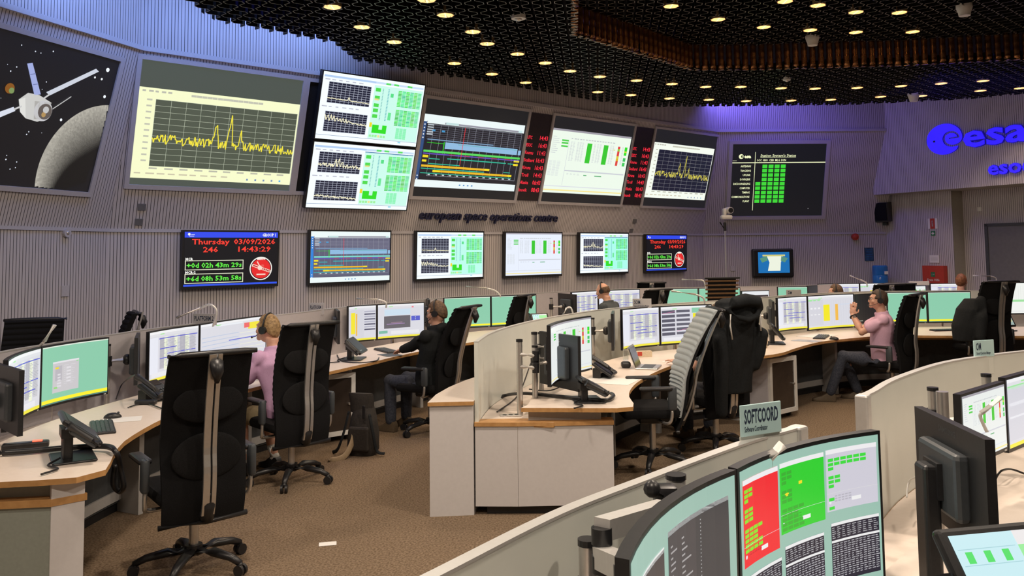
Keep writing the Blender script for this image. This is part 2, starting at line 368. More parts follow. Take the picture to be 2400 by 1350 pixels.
def pic_gantt(c, rnd, dim=1.0, blue=0.0):
    dk = (.016 + blue * .1, .016 + blue * .1, .022 + blue * .16); c.bg((.85, .95, .95)); c.rect(.03, .12, 1, .9, dk); c.rect(0, .1, .035, .9, (.03, .08 + .15 * blue, .22 + .5 * blue))
    c.rect(.035, .09, .98, .115, (.3, .3, .36)); c.l = 2; c.rect(.04, .085, .2, .115, (.85, .95, .95)); c.rect(.21, .085, .33, .115, (.55, .75, .75)); c.rect(.94, .085, .98, .12, (.6, .8, .8))
    gl = (.35, .37, .42); c.grid(.1, .13, .98, .84, 13, 1, .004, gl)
    for i in range(8): c.rect(.05, .14 + i * .028, .98, .143 + i * .028, (.2 + .3 * blue, .2 + .3 * blue, .27 + .4 * blue))
    c.l = 3
    for i in range(5): c.rect(.045, .13 + i * .032, .1, .148 + i * .032, (.5, .55, .6))
    c.rect(.09, .2, .12, .225, (.05, .3, .6)); c.rect(.18, .2, .21, .225, (.05, .3, .6))
    c.rect(.06, .33, .7, .345, (.2, .32, .5)); c.rect(.06, .38, .22, .386, GR); c.rect(.215, .36, .222, .52, GR)
    c.rect(.23, .36, .96, .45, (.28, .5, .75)); c.l = 4; c.rect(.35, .375, .95, .384, (.15, .45, .5)); c.l = 3; c.rect(.97, .38, 1, .45, (.28, .5, .75))
    c.rect(.04, .485, 1, .515, (.1 + blue * .1, .7, .12 + blue * .5)); c.rect(.04, .525, 1, .542, (.14, .08, .5))
    c.l = 4
    for k in range(5): c.rect(.28 + k * .14, .524, .34 + k * .14, .535, (.45, .05, .1))
    c.l = 3; te = (.03, .5, .33 + blue * .2)
    c.rect(.1, .595, .2, .608, te); c.rect(.27, .58, .86, .595, te); c.rect(.88, .585, .94, .597, te); c.rect(.1, .665, .4, .677, te)
    c.rect(.04, .555, .09, .59, YE); c.rect(.04, .62, .08, .65, YE); c.rect(.94, .53, 1, .56, YE); c.rect(.94, .585, .99, .615, YE)
    c.rect(.04, .69, .7, .72, (.85, .48, .02)); c.rect(.04, .735, .65, .748, te); c.rect(.85, .72, .92, .73, te); c.rect(.15, .755, .94, .785, (.85, .5, .02)); c.rect(.04, .8, .94, .81, te)
    c.l = 4; c.rect(.15, .755, .22, .785, YE); c.rect(.65, .69, .7, .72, YE); c.rect(.9, .755, .94, .785, YE); c.rect(.395, .13, .4, .67, (.8, .04, .05))
    for k in range(13): c.rect(.11 + k * .067, .815, .13 + k * .067, .83, (.7, .75, .75))
    for k in range(4): c.rect(.42 + k * .04, .94, .435 + k * .04, .96, (.1, .3, .6))
    for k in range(7): c.disc(.017, .14 + k * .045 + (.5 if k > 4 else 0) - (.02 if k > 4 else 0), .011, (.8, .85, .9), 8)
def pic_columns(c, rnd, bgc=(.86, .92, .95), tint=1):
    c.bg(bgc); c.rect(0, 0, 1, .03, (.35, .33, .38)); d = (.62, .66, .68); c.l = 2
    c.dashes(.02, .12, .12, .4, 9, d, rnd, .4, .9, .3); c.dashes(.02, .5, .16, .74, 14, (.68, .72, .74), rnd, .7, .9, .4, 3)
    for v in (.16, .2, .25): c.rect(.13, v, .21, v + .025, (.06, .62, .06))
    c.dashes(.24, .125, .8, .14, 1, (.55, .58, .6), rnd, .5, .9, 1, 16)
    for u in (.24, .27, .32, .35, .38, .53, .57, .6, .74, .77, .9): c.dashes(u, .18, u + .025, .49, 17, d, rnd, .6, 1, .45)
    c.rect(.445, .18, .505, .5, (.04, .58, .03)); c.rect(.655, .18, .715, .5, (.04, .58, .03))
    cols = [(.75, .06, .05), (.3, .6, .05), (.75, .06, .05), (.75, .06, .05), (.7, .6, .05), (.75, .45, .02), (.75, .06, .05), (.75, .06, .05)]
    for i, q in enumerate(cols): c.rect(.842, .18 + i * .04, .872, .22 + i * .04, q)
    for v0, v1, q in ((.18, .25, GR), (.25, .27, (.7, .7, .05)), (.27, .32, GR), (.36, .42, (.05, .55, .12)), (.44, .5, (.05, .6, .1))): c.rect(.935, v0, .97, v1, q)
    c.rect(.78, .24, .81, .25, (.7, .6, .1)); c.rect(.22, .63, .98, .65, (.6, .62, .68)); c.rect(.215, .16, .219, .87, (.6, .62, .68))
    c.dashes(.25, .68, .42, .71, 2, d, rnd, .4, .7, .4, 4); c.rect(.46, .69, .5, .705, (.08, .4, .15)); c.rect(.6, .69, .69, .705, (.08, .4, .15))
    c.rect(0, .945, 1, .965, (.95, .8, .3)); c.rect(.0, .885, .98, .9, (.72, .75, .8))
def pic_green(c, rnd, win=False, top=True):
    c.bg(SEA); c.l = 2; c.rect(0, .915, 1, .975, (.98, .88, .03)); c.rect(0, .975, 1, 1, (.1, .25, .2))
    if top: c.rect(0, 0, 1, .02, (.75, .82, .72))
    if win:
        c.rect(.18, .28, .59, .82, (.60, .58, .60)); c.l = 3; c.rect(.18, .28, .59, .31, (.78, .76, .8)); c.rect(.22, .36, .33, .62, (.50, .48, .52))
        c.rect(.22, .38, .28, .41, YE); c.rect(.2, .72, .26, .75, (.3, .7, .2)); c.rect(.55, .3, .58, .33, (.3, .7, .3))
        for k in range(5): c.rect(.4, .4 + k * .06, .47, .43 + k * .06, (.75, .73, .76)); c.rect(.25, .5 + k * .05, .32, .53 + k * .05, (.72, .7, .74))
        c.dashes(.36, .36, .56, .72, 10, (.66, .64, .67), rnd, .3, .8, .4, 2)
def pic_table(c, rnd, var=0):
    g = (.70, .70, .76); c.bg(g); c.rect(0, 0, 1, .05, (.88, .88, .9)); c.rect(0, .05, 1, .1, (.74, .74, .78)); c.rect(0, .945, 1, 1, (.9, .8, .05)); c.l = 2
    c.rect(.25, .055, .34, .075, (.35, .8, .3)); cr = (.84, .88, .68)
    if var == 0:
        c.rect(.0, .12, .2, .85, (.78, .8, .88))
        for i, u in enumerate((.24, .45, .66, .85)): c.rect(u, .14, u + .1, .78, (.48, .47, .52) if i % 2 == 0 else (.58, .57, .62))
        for u in (.34, .55, .76): c.rect(u, .13, u + .07, .82, cr)
        c.l = 3
        for v, a, b_ in ((.15, .22, .98), (.36, .24, .6), (.48, .4, .95), (.56, .24, .7), (.64, .45, .9)): c.rect(a, v, b_, v + .018, (.10, .11, .62))
        c.dashes(.25, .2, .96, .76, 22, (.40, .40, .46), rnd, .5, 1, .35, 6)
        c.rect(.05, .84, .9, .93, (.8, .8, .84))
    elif var == 1:
        c.rect(.3, .06, .66, .1, (.82, .85, .9)); c.rect(.68, .1, .78, .22, (.85, .15, .15)); c.rect(.74, .1, .94, .26, (.9, .78, .05)); c.rect(.9, .12, .93, .26, (.9, .45, .05))
        for k in range(7): c.rect(.02, .3 + k * .09, .6, .315 + k * .09, (.50, .58, .75)); c.rect(.62, .32 + k * .09, .97, .335 + k * .09, (.82, .82, .7))
        c.rect(.45, .45, .95, .47, (.1, .12, .65))
    elif var == 2:
        c.rect(.1, .18, .28, .8, (.9, .78, .03)); c.l = 1; c.rect(0, .1, .6, .94, (.66, .66, .72)); c.l = 2; c.rect(.3, .22, .36, .86, (.88, .5, .08))
        for k in range(8): c.rect(.62, .15 + k * .075, .98, .19 + k * .075, (.1, .1, .16) if k % 2 else (.45, .45, .55))
    elif var == 3:
        c.rect(.15, .15, .72, .33, (.60, .74, .86)); c.rect(.14, .35, .72, .72, (.14, .13, .15)); c.l = 3
        c.rect(.2, .58, .6, .60, (.4, .25, .5)); c.rect(.3, .54, .55, .56, (.35, .22, .3)); c.rect(.74, .38, .92, .52, (.1, .12, .6)); c.rect(.77, .4, .9, .43, cr); c.rect(.77, .46, .9, .49, cr)
        c.rect(.75, .08, .79, .12, (.85, .2, .25)); c.rect(.02, .78, .22, .86, (.2, .5, .38)); c.rect(.3, .8, .9, .9, (.8, .8, .84))
    elif var == 4:
        c.rect(.0, .12, .35, .9, (.66, .66, .72)); c.rect(0, .1, .3, .15, (.35, .8, .35)); c.rect(.36, .28, .5, .78, (.9, .8, .02)); c.rect(.62, .28, .68, .78, (.9, .5, .08))
        for k in range(9): c.rect(.54 + k * .05, .15, .543 + k * .05, .9, (.6, .6, .66))
        c.rect(.02, .35, .3, .4, (.85, .85, .88)); c.rect(.02, .55, .3, .58, (.85, .85, .88)); c.rect(.7, .28, 1, .3, (.6, .7, .85))
    elif var == 5:
        for k in range(6): c.rect(.02, .1 + k * .12, .3, .18 + k * .12, (.1, .1, .14)); c.rect(.33, .1 + k * .12, .6, .17 + k * .12, (.12, .12, .16))
        c.rect(.66, .2, .86, .5, (.9, .8, .02)); c.rect(.64, .05, .84, .19, SEA); c.l = 3; c.line([(.03, .18), (.3, .14)], .01, (.7, .2, .4)); c.line([(.33, .68), (.6, .6)], .01, (.7, .2, .4))
        c.l = 2; c.rect(.05, .84, .6, .92, (.82, .82, .86))
def pic_bars(c, rnd):
    c.bg((.88, .9, .86)); c.l = 2; c.rect(.02, .12, .1, .9, (.92, .85, .02)); c.rect(.17, .12, .22, .86, (.95, .5, .05))
    for k in range(14): c.rect(.28 + k * .05, .1, .283 + k * .05, .62, (.6, .65, .6))
    c.rect(.5, .55, .95, .62, (.35, .75, .35)); c.rect(.9, .1, .96, .35, (.1, .6, .8)); c.rect(.05, .92, 1, .95, (.8, .8, .82))
def pic_term(c, rnd):
    c.bg((.32, .50, .42)); c.l = 2; c.rect(.02, .16, .42, .95, (.06, .045, .045)); c.rect(.46, .1, .95, .8, (.045, .045, .05)); c.rect(.02, .15, .42, .175, (.8, .8, .78)); c.rect(.46, .1, .95, .125, (.8, .8, .78))
    c.rect(.5, .86, .98, 1, (.05, .02, .02)); c.rect(.5, .85, .98, .87, (.8, .8, .78))
    c.l = 3; c.rect(.46, .125, .7, .8, (.06, .055, .06)); c.l = 4
    c.dashes(.48, .18, .68, .78, 20, (.38, .36, .36), rnd, .1, .9, .3, 2)
    for k in range(30): c.rect(.735, .15 + k * .02, .74, .156 + k * .02, (.5, .5, .5))
    c.dashes(.05, .3, .38, .9, 16, (.16, .13, .12), rnd, .2, .9, .35, 2)
def pic_status(c, rnd):
    c.bg((.32, .52, .43)); c.l = 2
    for u0, u1, v0, v1, q in ((.02, .32, .06, .57, (.88, .02, .03)), (.335, .655, .055, .5, (.03, .62, .03)), (.67, .985, .05, .46, (.62, .6, .68))):
        c.l = 2; c.rect(u0, v0, u1, v1, q); c.l = 3; c.rect(u0, v0, u1, v0 + .03, (.85, .83, .85)); L = u1 - u0
        gg = (.25, .75, .02) if q[0] > .8 else ((.04, .42, .03) if q[1] > .61 and q[0] < .1 else (.05, .7, .05))
        rows = [(0, .4), (1, .4), (2, .14), (4, .3), (5, .3), (6, .42), (8, .62), (9, .55), (10, .5), (11, .7), (12, .65)] if q[0] < .6 or q[0] > .8 else [(0, .95), (1, .95), (2, .15), (4, .3), (5, .3), (6, .14), (9, .14), (11, .15)]
        for k, w_ in rows:
            n = max(1, int(w_ * 7))
            for i in range(n): c.l = 3; c.rect(u0 + .012 + i * L * .13, v0 + .06 + k * .029, u0 + .012 + (i + .86) * L * .13, v0 + .081 + k * .029, gg)
        c.rect(u0 + L * .5, v1 - .07, u0 + L * .68, v1 - .045, (.85, .85, .85)); c.rect(u0, v1 - .12, u1, v1 - .118, (.7, .7, .7))
        c.dashes(u0 + .05, v1 - .1, u0 + .16, v1 - .05, 3, tuple(x * .75 for x in q), rnd, .7, .8, .5, 5); c.disc(u0 + .02, v1 - .06, .012, (.8, .8, .85), 10)
    c.rect(.475, .2, .5, .22, YE); c.rect(.37, .25, .4, .27, YE)
    for u0, u1, v0, v1 in ((.05, .33, .63, 1), (.36, .64, .58, .98), (.69, .985, .54, .93)):
        c.l = 2; c.rect(u0, v0, u1, v1, (.012, .012, .03)); c.l = 3; c.rect(u0, v0, u1, v0 + .02, (.82, .82, .82)); c.rect(u0, v0 + .115, u1, v0 + .13, (.82, .82, .82))
        c.dashes(u0 + .005, v0 + .03, u1, v0 + .11, 6, (.4, .4, .42), rnd, .4, .9, .4, 9); c.dashes(u0 + .005, v0 + .14, u1, v1 - .02, 16, (.42, .42, .45), rnd, .5, .9, .4, 12)
def pic_clock(c, rnd):
    c.bg((.004, .004, .006)); c.rect(0, 0, 1, .105, (.03, .07, .85)); c.rect(0, .965, 1, 1, (.03, .09, .8)); c.l = 2
    w = (.95, .95, .9); r = (1.0, .05, .03); g = (.12, .85, .06)
    c.disc(.045, .045, .024, w, 14); c.text(.065, .06, .03, 'esa', w, width=.035); c.rect(.045, .075, .095, .085, w)
    c.text(.825, .082, .06, 'GROUP 1', w, width=.15, bold=.03)
    c.text(.075, .23, .1, 'Thursday', r, width=.39, bold=.02); c.text(.51, .228, .1, '03/09/2026', r, width=.46, bold=.02)
    c.text(.19, .375, .1, '246', r, width=.155, bold=.02); c.text(.56, .372, .1, '14:43:29', r, width=.36, bold=.02)
    c.text(.015, .52, .045, 'MCR', w, width=.075, bold=.03); c.text(.015, .765, .045, 'MCR-2', w, width=.105, bold=.03)
    for v0, t in ((.525, '+0d 02h 43m 29s'), (.77, '+6d 08h 53m 58s')):
        for a in ((.01, v0, .62, v0 + .014), (.01, v0 + .166, .62, v0 + .18), (.01, v0, .018, v0 + .18), (.612, v0, .62, v0 + .18)): c.rect(*a, (.8, .82, .62))
        c.text(.027, v0 + .135, .09, t, g, width=.575, bold=.025)
    c.disc(.815, .7, .225, (.95, .92, .85), 32); c.l = 3; c.disc(.815, .7, .205, (.004, .004, .006), 32); c.l = 4; c.disc(.815, .7, .19, (.8, .02, .02), 32); c.rect(.77, .49, .86, .535, (.95, .92, .85)); c.l = 5
    p = (.95, .72, .6)
    c.line([(.715, .63), (.92, .76)], .05, p); c.l = 6; c.line([(.725, .637), (.78, .672)], .026, (.6, .04, .04)); c.line([(.83, .703), (.912, .755)], .03, (.45, .02, .02)); c.l = 7
    for k in range(4): c.line([(.845 + k * .02, .69 + k * .0127), (.838 + k * .02, .74 + k * .0127)], .008, p)
    c.disc(.80, .685, .045, p, 14); c.line([(.77, .565), (.8, .66)], .02, p); c.disc(.83, .65, .03, (.8, .1, .08), 12); c.rect(.765, .8, .865, .825, p)
def pic_station(c, rnd):
    w = (.95, 1.0, .6); c.bg((.006, .007, .009)); c.l = 2; c.rect(.0, .25, 1, .262, w); c.rect(.243, .11, .248, .92, w)
    c.disc(.095, .17, .033, w, 18); c.l = 3; c.disc(.105, .17, .018, (.05, .06, .02), 12); c.disc(.112, .168, .009, w, 8); c.l = 2
    c.text(.125, .19, .045, 'esa', w, width=.075, bold=.06)
    c.text(.3, .175, .035, "Station System's Status", w, width=.38, bold=.012); c.rect(.3, .183, .68, .187, w)
    for k, t in enumerate(('OCC', 'NNO', 'CEB', 'MLG', 'DSN')): c.text(.265 + k * .065, .237, .03, t, w, width=.05, bold=.015)
    for k, t in enumerate(('ANTENNAS', 'TRACKING', 'UPLINK', 'DOWNLINK', 'DATA HANDLING', 'COMPUTER', 'TIMING', 'COMMUNICATIONS', 'PLANT')):
        v = .283 + k * .0605; c.text(.205, v + .035, .028, t, w, width=.0138 * len(t), align=1, bold=.015)
        for j in range(5):
            if j == 0 and k < 4: continue
            c.rect(.262 + j * .0655, v, .314 + j * .0655, v + .047, (.05, .68, .04))
    c.rect(.845, .895, .85, .905, (.8, .8, .8)); c.rect(.005, .225, .05, .232, (.6, .62, .4))
def pic_moon(c, rnd):
    c.bg((.006, .006, .008)); c.l = 2
    cx, cy, R = 1.05, .88, .549                    # a cratered, half lit planet limb in the lower right corner
    def pt(a, r): return (cx + r * math.cos(a) / c.ar, cy - r * math.sin(a))
    N, K = 90, 30
    for i in range(N):
        for k in range(K):
            a0, a1 = PI * (.50 + .62 * i / N), PI * (.50 + .62 * (i + 1) / N); r0, r1 = R * (1 - .8 * (k / K)), R * (1 - .8 * ((k + 1) / K))
            am = (a0 + a1) / 2; d = 1 - (r0 / R); t = max(0, 1 - d / (.16 + .42 * max(0, math.cos(am - 2.15)))) ** 1.1
            v = .50 * t * (.72 + .28 * rnd.random()); q = [pt(a0, r0), pt(a0, r1), pt(a1, r1), pt(a1, r0)]
            if all(-.01 <= u <= .999 and 0 <= w_ <= .999 for u, w_ in q): c.q(q, (v * 1.0 + .004, v * .95 + .004, v * .82 + .004))
    for _ in range(40): c.disc(rnd.uniform(.02, .6), rnd.uniform(.02, .98), rnd.uniform(.002, .006), (.7, .75, .85), 8)
    for u, v, r in ((.927, .084, .016), (.95, .28, .012), (.9, .16, .009), (.33, .93, .01), (.693, .504, .01), (.85, .16, .008)): c.disc(u, v, r, (.9, .95, 1), 10)
    c.l = 4
    def poly(p, q): c.q(p, q)
    poly([(.404, .178), (.434, .164), (.527, .358), (.49, .372)], (.36, .42, .75)); poly([(.557, .336), (.842, .097), (.866, .112), (.582, .354)], (.62, .66, .75)); poly([(.28, .545), (.386, .474), (.402, .498), (.28, .59)], (.7, .74, .85))
    poly([(.405, .42), (.45, .365), (.52, .365), (.605, .40), (.59, .52), (.545, .545), (.47, .535), (.43, .50)], (.60, .60, .58)); c.l = 5
    poly([(.50, .41), (.605, .40), (.59, .52), (.52, .53)], (.42, .41, .39)); poly([(.405, .42), (.44, .40), (.47, .53), (.43, .50)], (.75, .75, .72)); c.disc(.565, .465, .072, (.58, .58, .6), 20); c.l = 6; c.disc(.577, .468, .055, (.12, .1, .09), 20); c.l = 7; c.disc(.58, .455, .024, (.55, .55, .55), 12); c.disc(.572, .49, .018, (.45, .28, .1), 10)
    c.line([(.62, .44), (.72, .33)], .007, (.5, .5, .5)); c.line([(.39, .49), (.43, .46)], .012, (.6, .6, .6)); c.line([(.55, .38), (.58, .345)], .012, (.6, .6, .6))
    for k in (1, 2): c.l = 8; c.line([(.404 + .03 * k, .18 + .063 * k), (.436 + .03 * k, .166 + .063 * k)], .005, (.15, .18, .4))
    c.disc(.338, .36, .035, (.25, .09, .01), 14); c.l = 9; c.disc(.35, .372, .02, (.2, .3, .1), 12)
def pic_yellowwin(c, rnd): c.bg((.8, .82, .84)); c.l = 2; c.rect(.03, .2, .97, .5, (.05, .04, .045)); c.rect(.05, .62, .95, .9, (.55, .7, .75))
def pic_tree(c, rnd):
    c.bg((.01, .16, .45)); c.l = 2; p = [(.28, .2), (.8, .14), (.72, .5), (.7, .9), (.3, .9), (.36, .5)]; c.q(p, (.85, .9, .75)); c.l = 3
    c.rect(.14, .12, .86, .2, (.65, .6, .2)); c.q([(.05, .3), (.28, .18), (.3, .4), (.12, .5)], (.1, .3, .2)); c.q([(.74, .2), (.95, .3), (.85, .5), (.72, .42)], (.1, .28, .2))
def pic_touch(c, rnd):
    c.bg((.6, .85, .9)); c.l = 2; c.rect(.45, .1, 1, .45, (.35, .85, .35)); c.rect(.45, .47, 1, 1, (.85, .88, .4)); c.rect(.45, 0, 1, .1, (.85, .82, .82)); c.l = 3
    for k, (i, j) in enumerate(((0, 0), (1, 0), (2, 0), (0, 2), (1, 2), (2, 2), (0, 4))): c.rect(.06 + i * .13, .12 + j * .13, .11 + i * .13, .2 + j * .13, (.1, .75, .15) if k != 4 else (.95, .85, .1))
    for j in range(8): c.rect(.02, .1 + j * .11, .43, .105 + j * .11, (.4, .65, .7))
    c.rect(.47, .72, .98, .725, (.6, .6, .3))
def pic_touchpale(c, rnd): c.bg((.35, .45, .42)); c.l = 2; c.rect(.45, .15, .95, .5, (.25, .5, .25)); c.rect(.45, .45, .95, .75, (.6, .55, .28))
def pic_black(c, rnd): c.bg((.01, .01, .012)); c.l = 2; c.rect(.02, .92, .3, .96, (.25, .25, .2))
PIC = dict(green=lambda c, r: pic_green(c, r), greenwin=lambda c, r: pic_green(c, r, True), table=lambda c, r: pic_table(c, r, 0), t1=lambda c, r: pic_table(c, r, 1), t2=lambda c, r: pic_table(c, r, 2),
           t3=lambda c, r: pic_table(c, r, 3), t4=lambda c, r: pic_table(c, r, 4), t5=lambda c, r: pic_table(c, r, 5), bars=pic_bars, term=pic_term, status=pic_status, cols=lambda c, r: pic_columns(c, r, (.8, .84, .82)),
           black=pic_black, ywin=pic_yellowwin, tree=pic_tree)

# ------------------------------------------------------------ the room: fluted walls that lean inwards, floor, dark ceiling
ANG, WD, TIL, ZS, TF = 0.8523, 9.97, math.radians(15.5), 2.13, 2.03
ct, st_ = math.cos(TIL), math.sin(TIL); ZF = ZS + TF * ct; OFF = TF * st_; ZT = 5.0
class WallPlane:
    def __init__(s, p0, th):
        s.p0 = Vector((p0[0], p0[1], ZS)); s.d = Vector((math.sin(th), math.cos(th), 0)); s.n = Vector((math.cos(th), -math.sin(th), 0))
        s.up = s.n * st_ + Vector((0, 0, ct)); s.N = (s.d.cross(s.up)).normalized()
        if s.N.dot(s.n) < 0: s.N = -s.N
    def t(s, a, b_, o=0.0): return s.p0 + s.d * a + s.up * b_ + s.N * o            # on the leaning part
    def l(s, a, z, o=0.0): p = s.p0 + s.d * a + s.n * o; return Vector((p.x, p.y, z))   # on the upright lower part
def isect(p, d, q, e):
    k = ((q.x - p.x) * e.y - (q.y - p.y) * e.x) / (d.x * e.y - d.y * e.x); return p + d * k
_n = Vector((math.cos(ANG), -math.sin(ANG), 0)); _o = -_n * WD
WF = WallPlane(_o, ANG)
cL, cR = WF.l(2.793, ZS), WF.l(13.634, ZS)
WL = WallPlane(cL, math.radians(18)); WR = WallPlane(cR, math.radians(88))
fL = isect(cL + WL.n * OFF, WL.d, cL + WF.n * OFF, WF.d); fR = isect(cR + WR.n * OFF, WR.d, cR + WF.n * OFF, WF.d); fL.z = fR.z = ZF
def at_z(p, z): return Vector((p.x, p.y, z))
def wall_mesh(name, wp, polys, m='fluted_wall', kind=True):
    vs, fs, uv = [], [], []
    for P in polys:
        o = len(vs); vs += [tuple(p) for p in P]; fs.append(tuple(range(o, o + len(P)))); uv += [((Vector(p) - wp.p0).dot(wp.d), p[2]) for p in P]
    me = bpy.data.meshes.new(name); me.from_pydata(vs, [], fs); u = me.uv_layers.new(name='UVMap'); u.data.foreach_set('uv', [x for q in uv for x in q]); me.materials.append(MT[m])
    o = bpy.data.objects.new(name, me); COL.objects.link(o); return struct(o) if kind else o
def three(wp, a, b_, fa, fb): return [[at_z(a, 0), at_z(b_, 0), b_, a], [a, b_, fb, fa], [fa, fb, at_z(fb, ZT), at_z(fa, ZT)]]
wall_mesh('wall_front', WF, three(WF, cL, cR, fL, fR))
eL = WL.l(-10, ZS); wall_mesh('wall_left', WL, three(WL, eL, cL, at_z(eL + WL.n * OFF, ZF), fL))
eR = WR.l(3.634, ZS); wall_mesh('wall_station', WR, three(WR, cR, eR, fR, at_z(eR + WR.n * OFF, ZF)))
# emblem wall: an upper part that juts out over a lower part with a recessed door
ED = Vector((.45, -.893, 0)); EN = Vector((-.893, -.45, 0))
class UP: pass
WE = WallPlane((7.0, 16.36), math.atan2(ED.x, ED.y)); ZE = 2.86
def E_(t, z, o=0.0): p = Vector((7.0, 16.36, 0)) + ED * t + EN * o; p.z = z; return p
wall_mesh('wall_emblem', WE, [[E_(0, ZE), E_(8, ZE), E_(8, ZT), E_(0, ZT)], [E_(0, ZE), E_(0, ZT), E_(-.35, ZT, -1.0), E_(-.35, ZE, -1.0)]])
u_ = MB(); u_.add([E_(0, ZE), E_(8, ZE), E_(8, ZE, -1.0), E_(-.3, ZE, -1.0)], [(0, 1, 2, 3)]); struct(u_.build('trim_1', 'jamb'))
LP = Vector((eR.x, eR.y, 0))
def L_(t, z, o=0.0): p = LP + ED * t + EN * o; p.z = z; return p
T1, RD = 1.43, -.30
wall_mesh('wall_lower', WE, [[L_(0, 0), L_(T1, 0), L_(T1, 3), L_(0, 3)], [L_(T1, 0, RD), L_(9, 0, RD), L_(9, 3, RD), L_(T1, 3, RD)]])
mb = MB(); mb.add([L_(T1, 0, .003), L_(T1, 0, RD), L_(T1, 3, RD), L_(T1, 3, .003)], [(0, 1, 2, 3)]); struct(mb.build('trim_2', 'jamb'))
mb = MB(); c_ = L_(T1 + .5 + .5, 1.1, RD + .02); mb.box(c_, (1.02, .05, 2.2), rot=Matrix((ED, EN, (0, 0, 1))).transposed()); dr = struct(mb.build('door_1', 'door_grey'))
mb = MB()
for a, b_ in ((-.54, 0), (.54, 0)): mb.box(c_ + ED * a, (.06, .08, 2.26), rot=Matrix((ED, EN, (0, 0, 1))).transposed())
mb.box(c_ + Vector((0, 0, 1.12)), (1.14, .08, .05), rot=Matrix((ED, EN, (0, 0, 1))).transposed()); mb.build('door_frame', 'dark_panel', dr)
mb = MB()
for wp, a, b_ in ((WF, cL, cR), (WL, eL, cL), (WR, cR, eR)):
    mb.box((a + b_) / 2 + wp.n * .008, ((b_ - a).length, .02, .035), rot=Matrix((wp.d, wp.n, (0, 0, 1))).transposed())
struct(mb.build('trim_3', 'trim_grey'))
mb = MB()
for wp, a, b_ in ((WF, fL, fR), (WL, at_z(eL + WL.n * OFF, ZF), fL), (WR, fR, at_z(eR + WR.n * OFF, ZF))):
    mb.box((a + b_) / 2 + wp.n * .01, ((b_ - a).length, .03, .05), rot=Matrix((wp.d, wp.n, (0, 0, 1))).transposed())
struct(mb.build('trim_4', 'trim_grey'))
end = L_(9, 0, RD); rear = [Vector((eL.x, eL.y, 0)), Vector((-6, -4, 0)), Vector((9, -4, 0)), Vector((14, 4, 0)), end]
mb = MB()
for a, b_ in zip(rear, rear[1:]): mb.add([a, b_, at_z(b_, ZT), at_z(a, ZT)], [(0, 1, 2, 3)])
struct(mb.build('wall_rear', 'trim_grey'))
mb = MB(); mb.add([(-9, -5, 0), (15, -5, 0), (15, 20, 0), (-9, 20, 0)], [(0, 1, 2, 3)]); struct(mb.build('floor', 'carpet'))
mb = MB(); mb.add([(-9, -5, ZT), (15, -5, ZT), (15, 20, ZT), (-9, 20, ZT)], [(3, 2, 1, 0)]); ceil = struct(mb.build('ceiling', 'black_void'))
# the honeycomb of dark metal ribbons, with a raised field in the middle
mat('mesh_lit_edge', (.27, .245, .215), .4, .3, noise=(12, (.32, .29, .25), .3, .7))  # paler ribbon rims: the light their bottom edges catch is put into the colour
ZL, ZU = 4.28, 4.62
POLY_L = [(-3.2, 5), (-3.12, 8.05), (-3.1, 8.73), (-2.07, 9.68), (-1.98, 10.6), (-1.17, 11.35), (0, 12.4), (1.0, 13.3), (2.15, 14.35), (3.6, 14.4), (5.65, 14.4), (7.6, 13.9), (9.6, 12.6), (9.6, 5)]
POLY_U = [(.55, 5), (.63, 8.08), (.725, 9.43), (1.61, 10.4), (2.46, 11.37), (3.28, 11.42), (4.06, 11.33), (5.19, 11.25), (6.73, 10.94), (9.0, 10.4), (9.0, 5)]
def inside(x, y, P):
    r = False; j = len(P) - 1
    for i in range(len(P)):
        if (P[i][1] > y) != (P[j][1] > y) and x < (P[j][0] - P[i][0]) * (y - P[i][1]) / (P[j][1] - P[i][1]) + P[i][0]: r = not r
        j = i
    return r
def honeycomb(name, z, test, y0):
    w, a, L, dep = .110, .036, .23, .13; mb = MB(); kn = [(0, a), (.28, a), (.5, -a), (.78, -a)]
    for k in range(int(-3.4 / w), int(9.8 / w)):
        sg = 1 if k % 2 else -1; prev = None; i = 0; y = y0
        while y < 14.6:
            for f, xx in kn:
                X, Y = k * w + sg * xx, y + f * L
                X += .1 * (Y - 10)                        # the ribbons run slightly askew to the room
                cur = (X, Y)
                if prev and test((prev[0] + X) / 2, (prev[1] + Y) / 2):
                    p, q = prev, cur; mb.m = 0
                    mb.add([(p[0], p[1], z), (q[0], q[1], z), (q[0], q[1], z + dep), (p[0], p[1], z + dep)], [(0, 1, 2, 3)]); mb.m = 1
                    d = Vector((q[0] - p[0], q[1] - p[1])); nn = Vector((-d.y, d.x)).normalized() * .0032
                    mb.add([(p[0] - nn.x, p[1] - nn.y, z - .001), (q[0] - nn.x, q[1] - nn.y, z - .001), (q[0] + nn.x, q[1] + nn.y, z - .001), (p[0] + nn.x, p[1] + nn.y, z - .001)], [(0, 1, 2, 3)])
                prev = cur
            y += L
    return mb.build(name, ['mesh_metal', 'mesh_lit_edge'], ceil)
honeycomb('honeycomb_field', ZL, lambda x, y: inside(x, y, POLY_L) and not inside(x, y, POLY_U), 7.2)
honeycomb('raised_honeycomb_field', ZU, lambda x, y: inside(x, y, POLY_U), 7.2)
mb = MB(); mb.prism([(-3, 5)] + [(x * .98, y - .12) for x, y in POLY_L[1:-1]] + [(9.5, 5)], 4.80, 4.83); mb.build('backing_board', 'black_void', ceil)
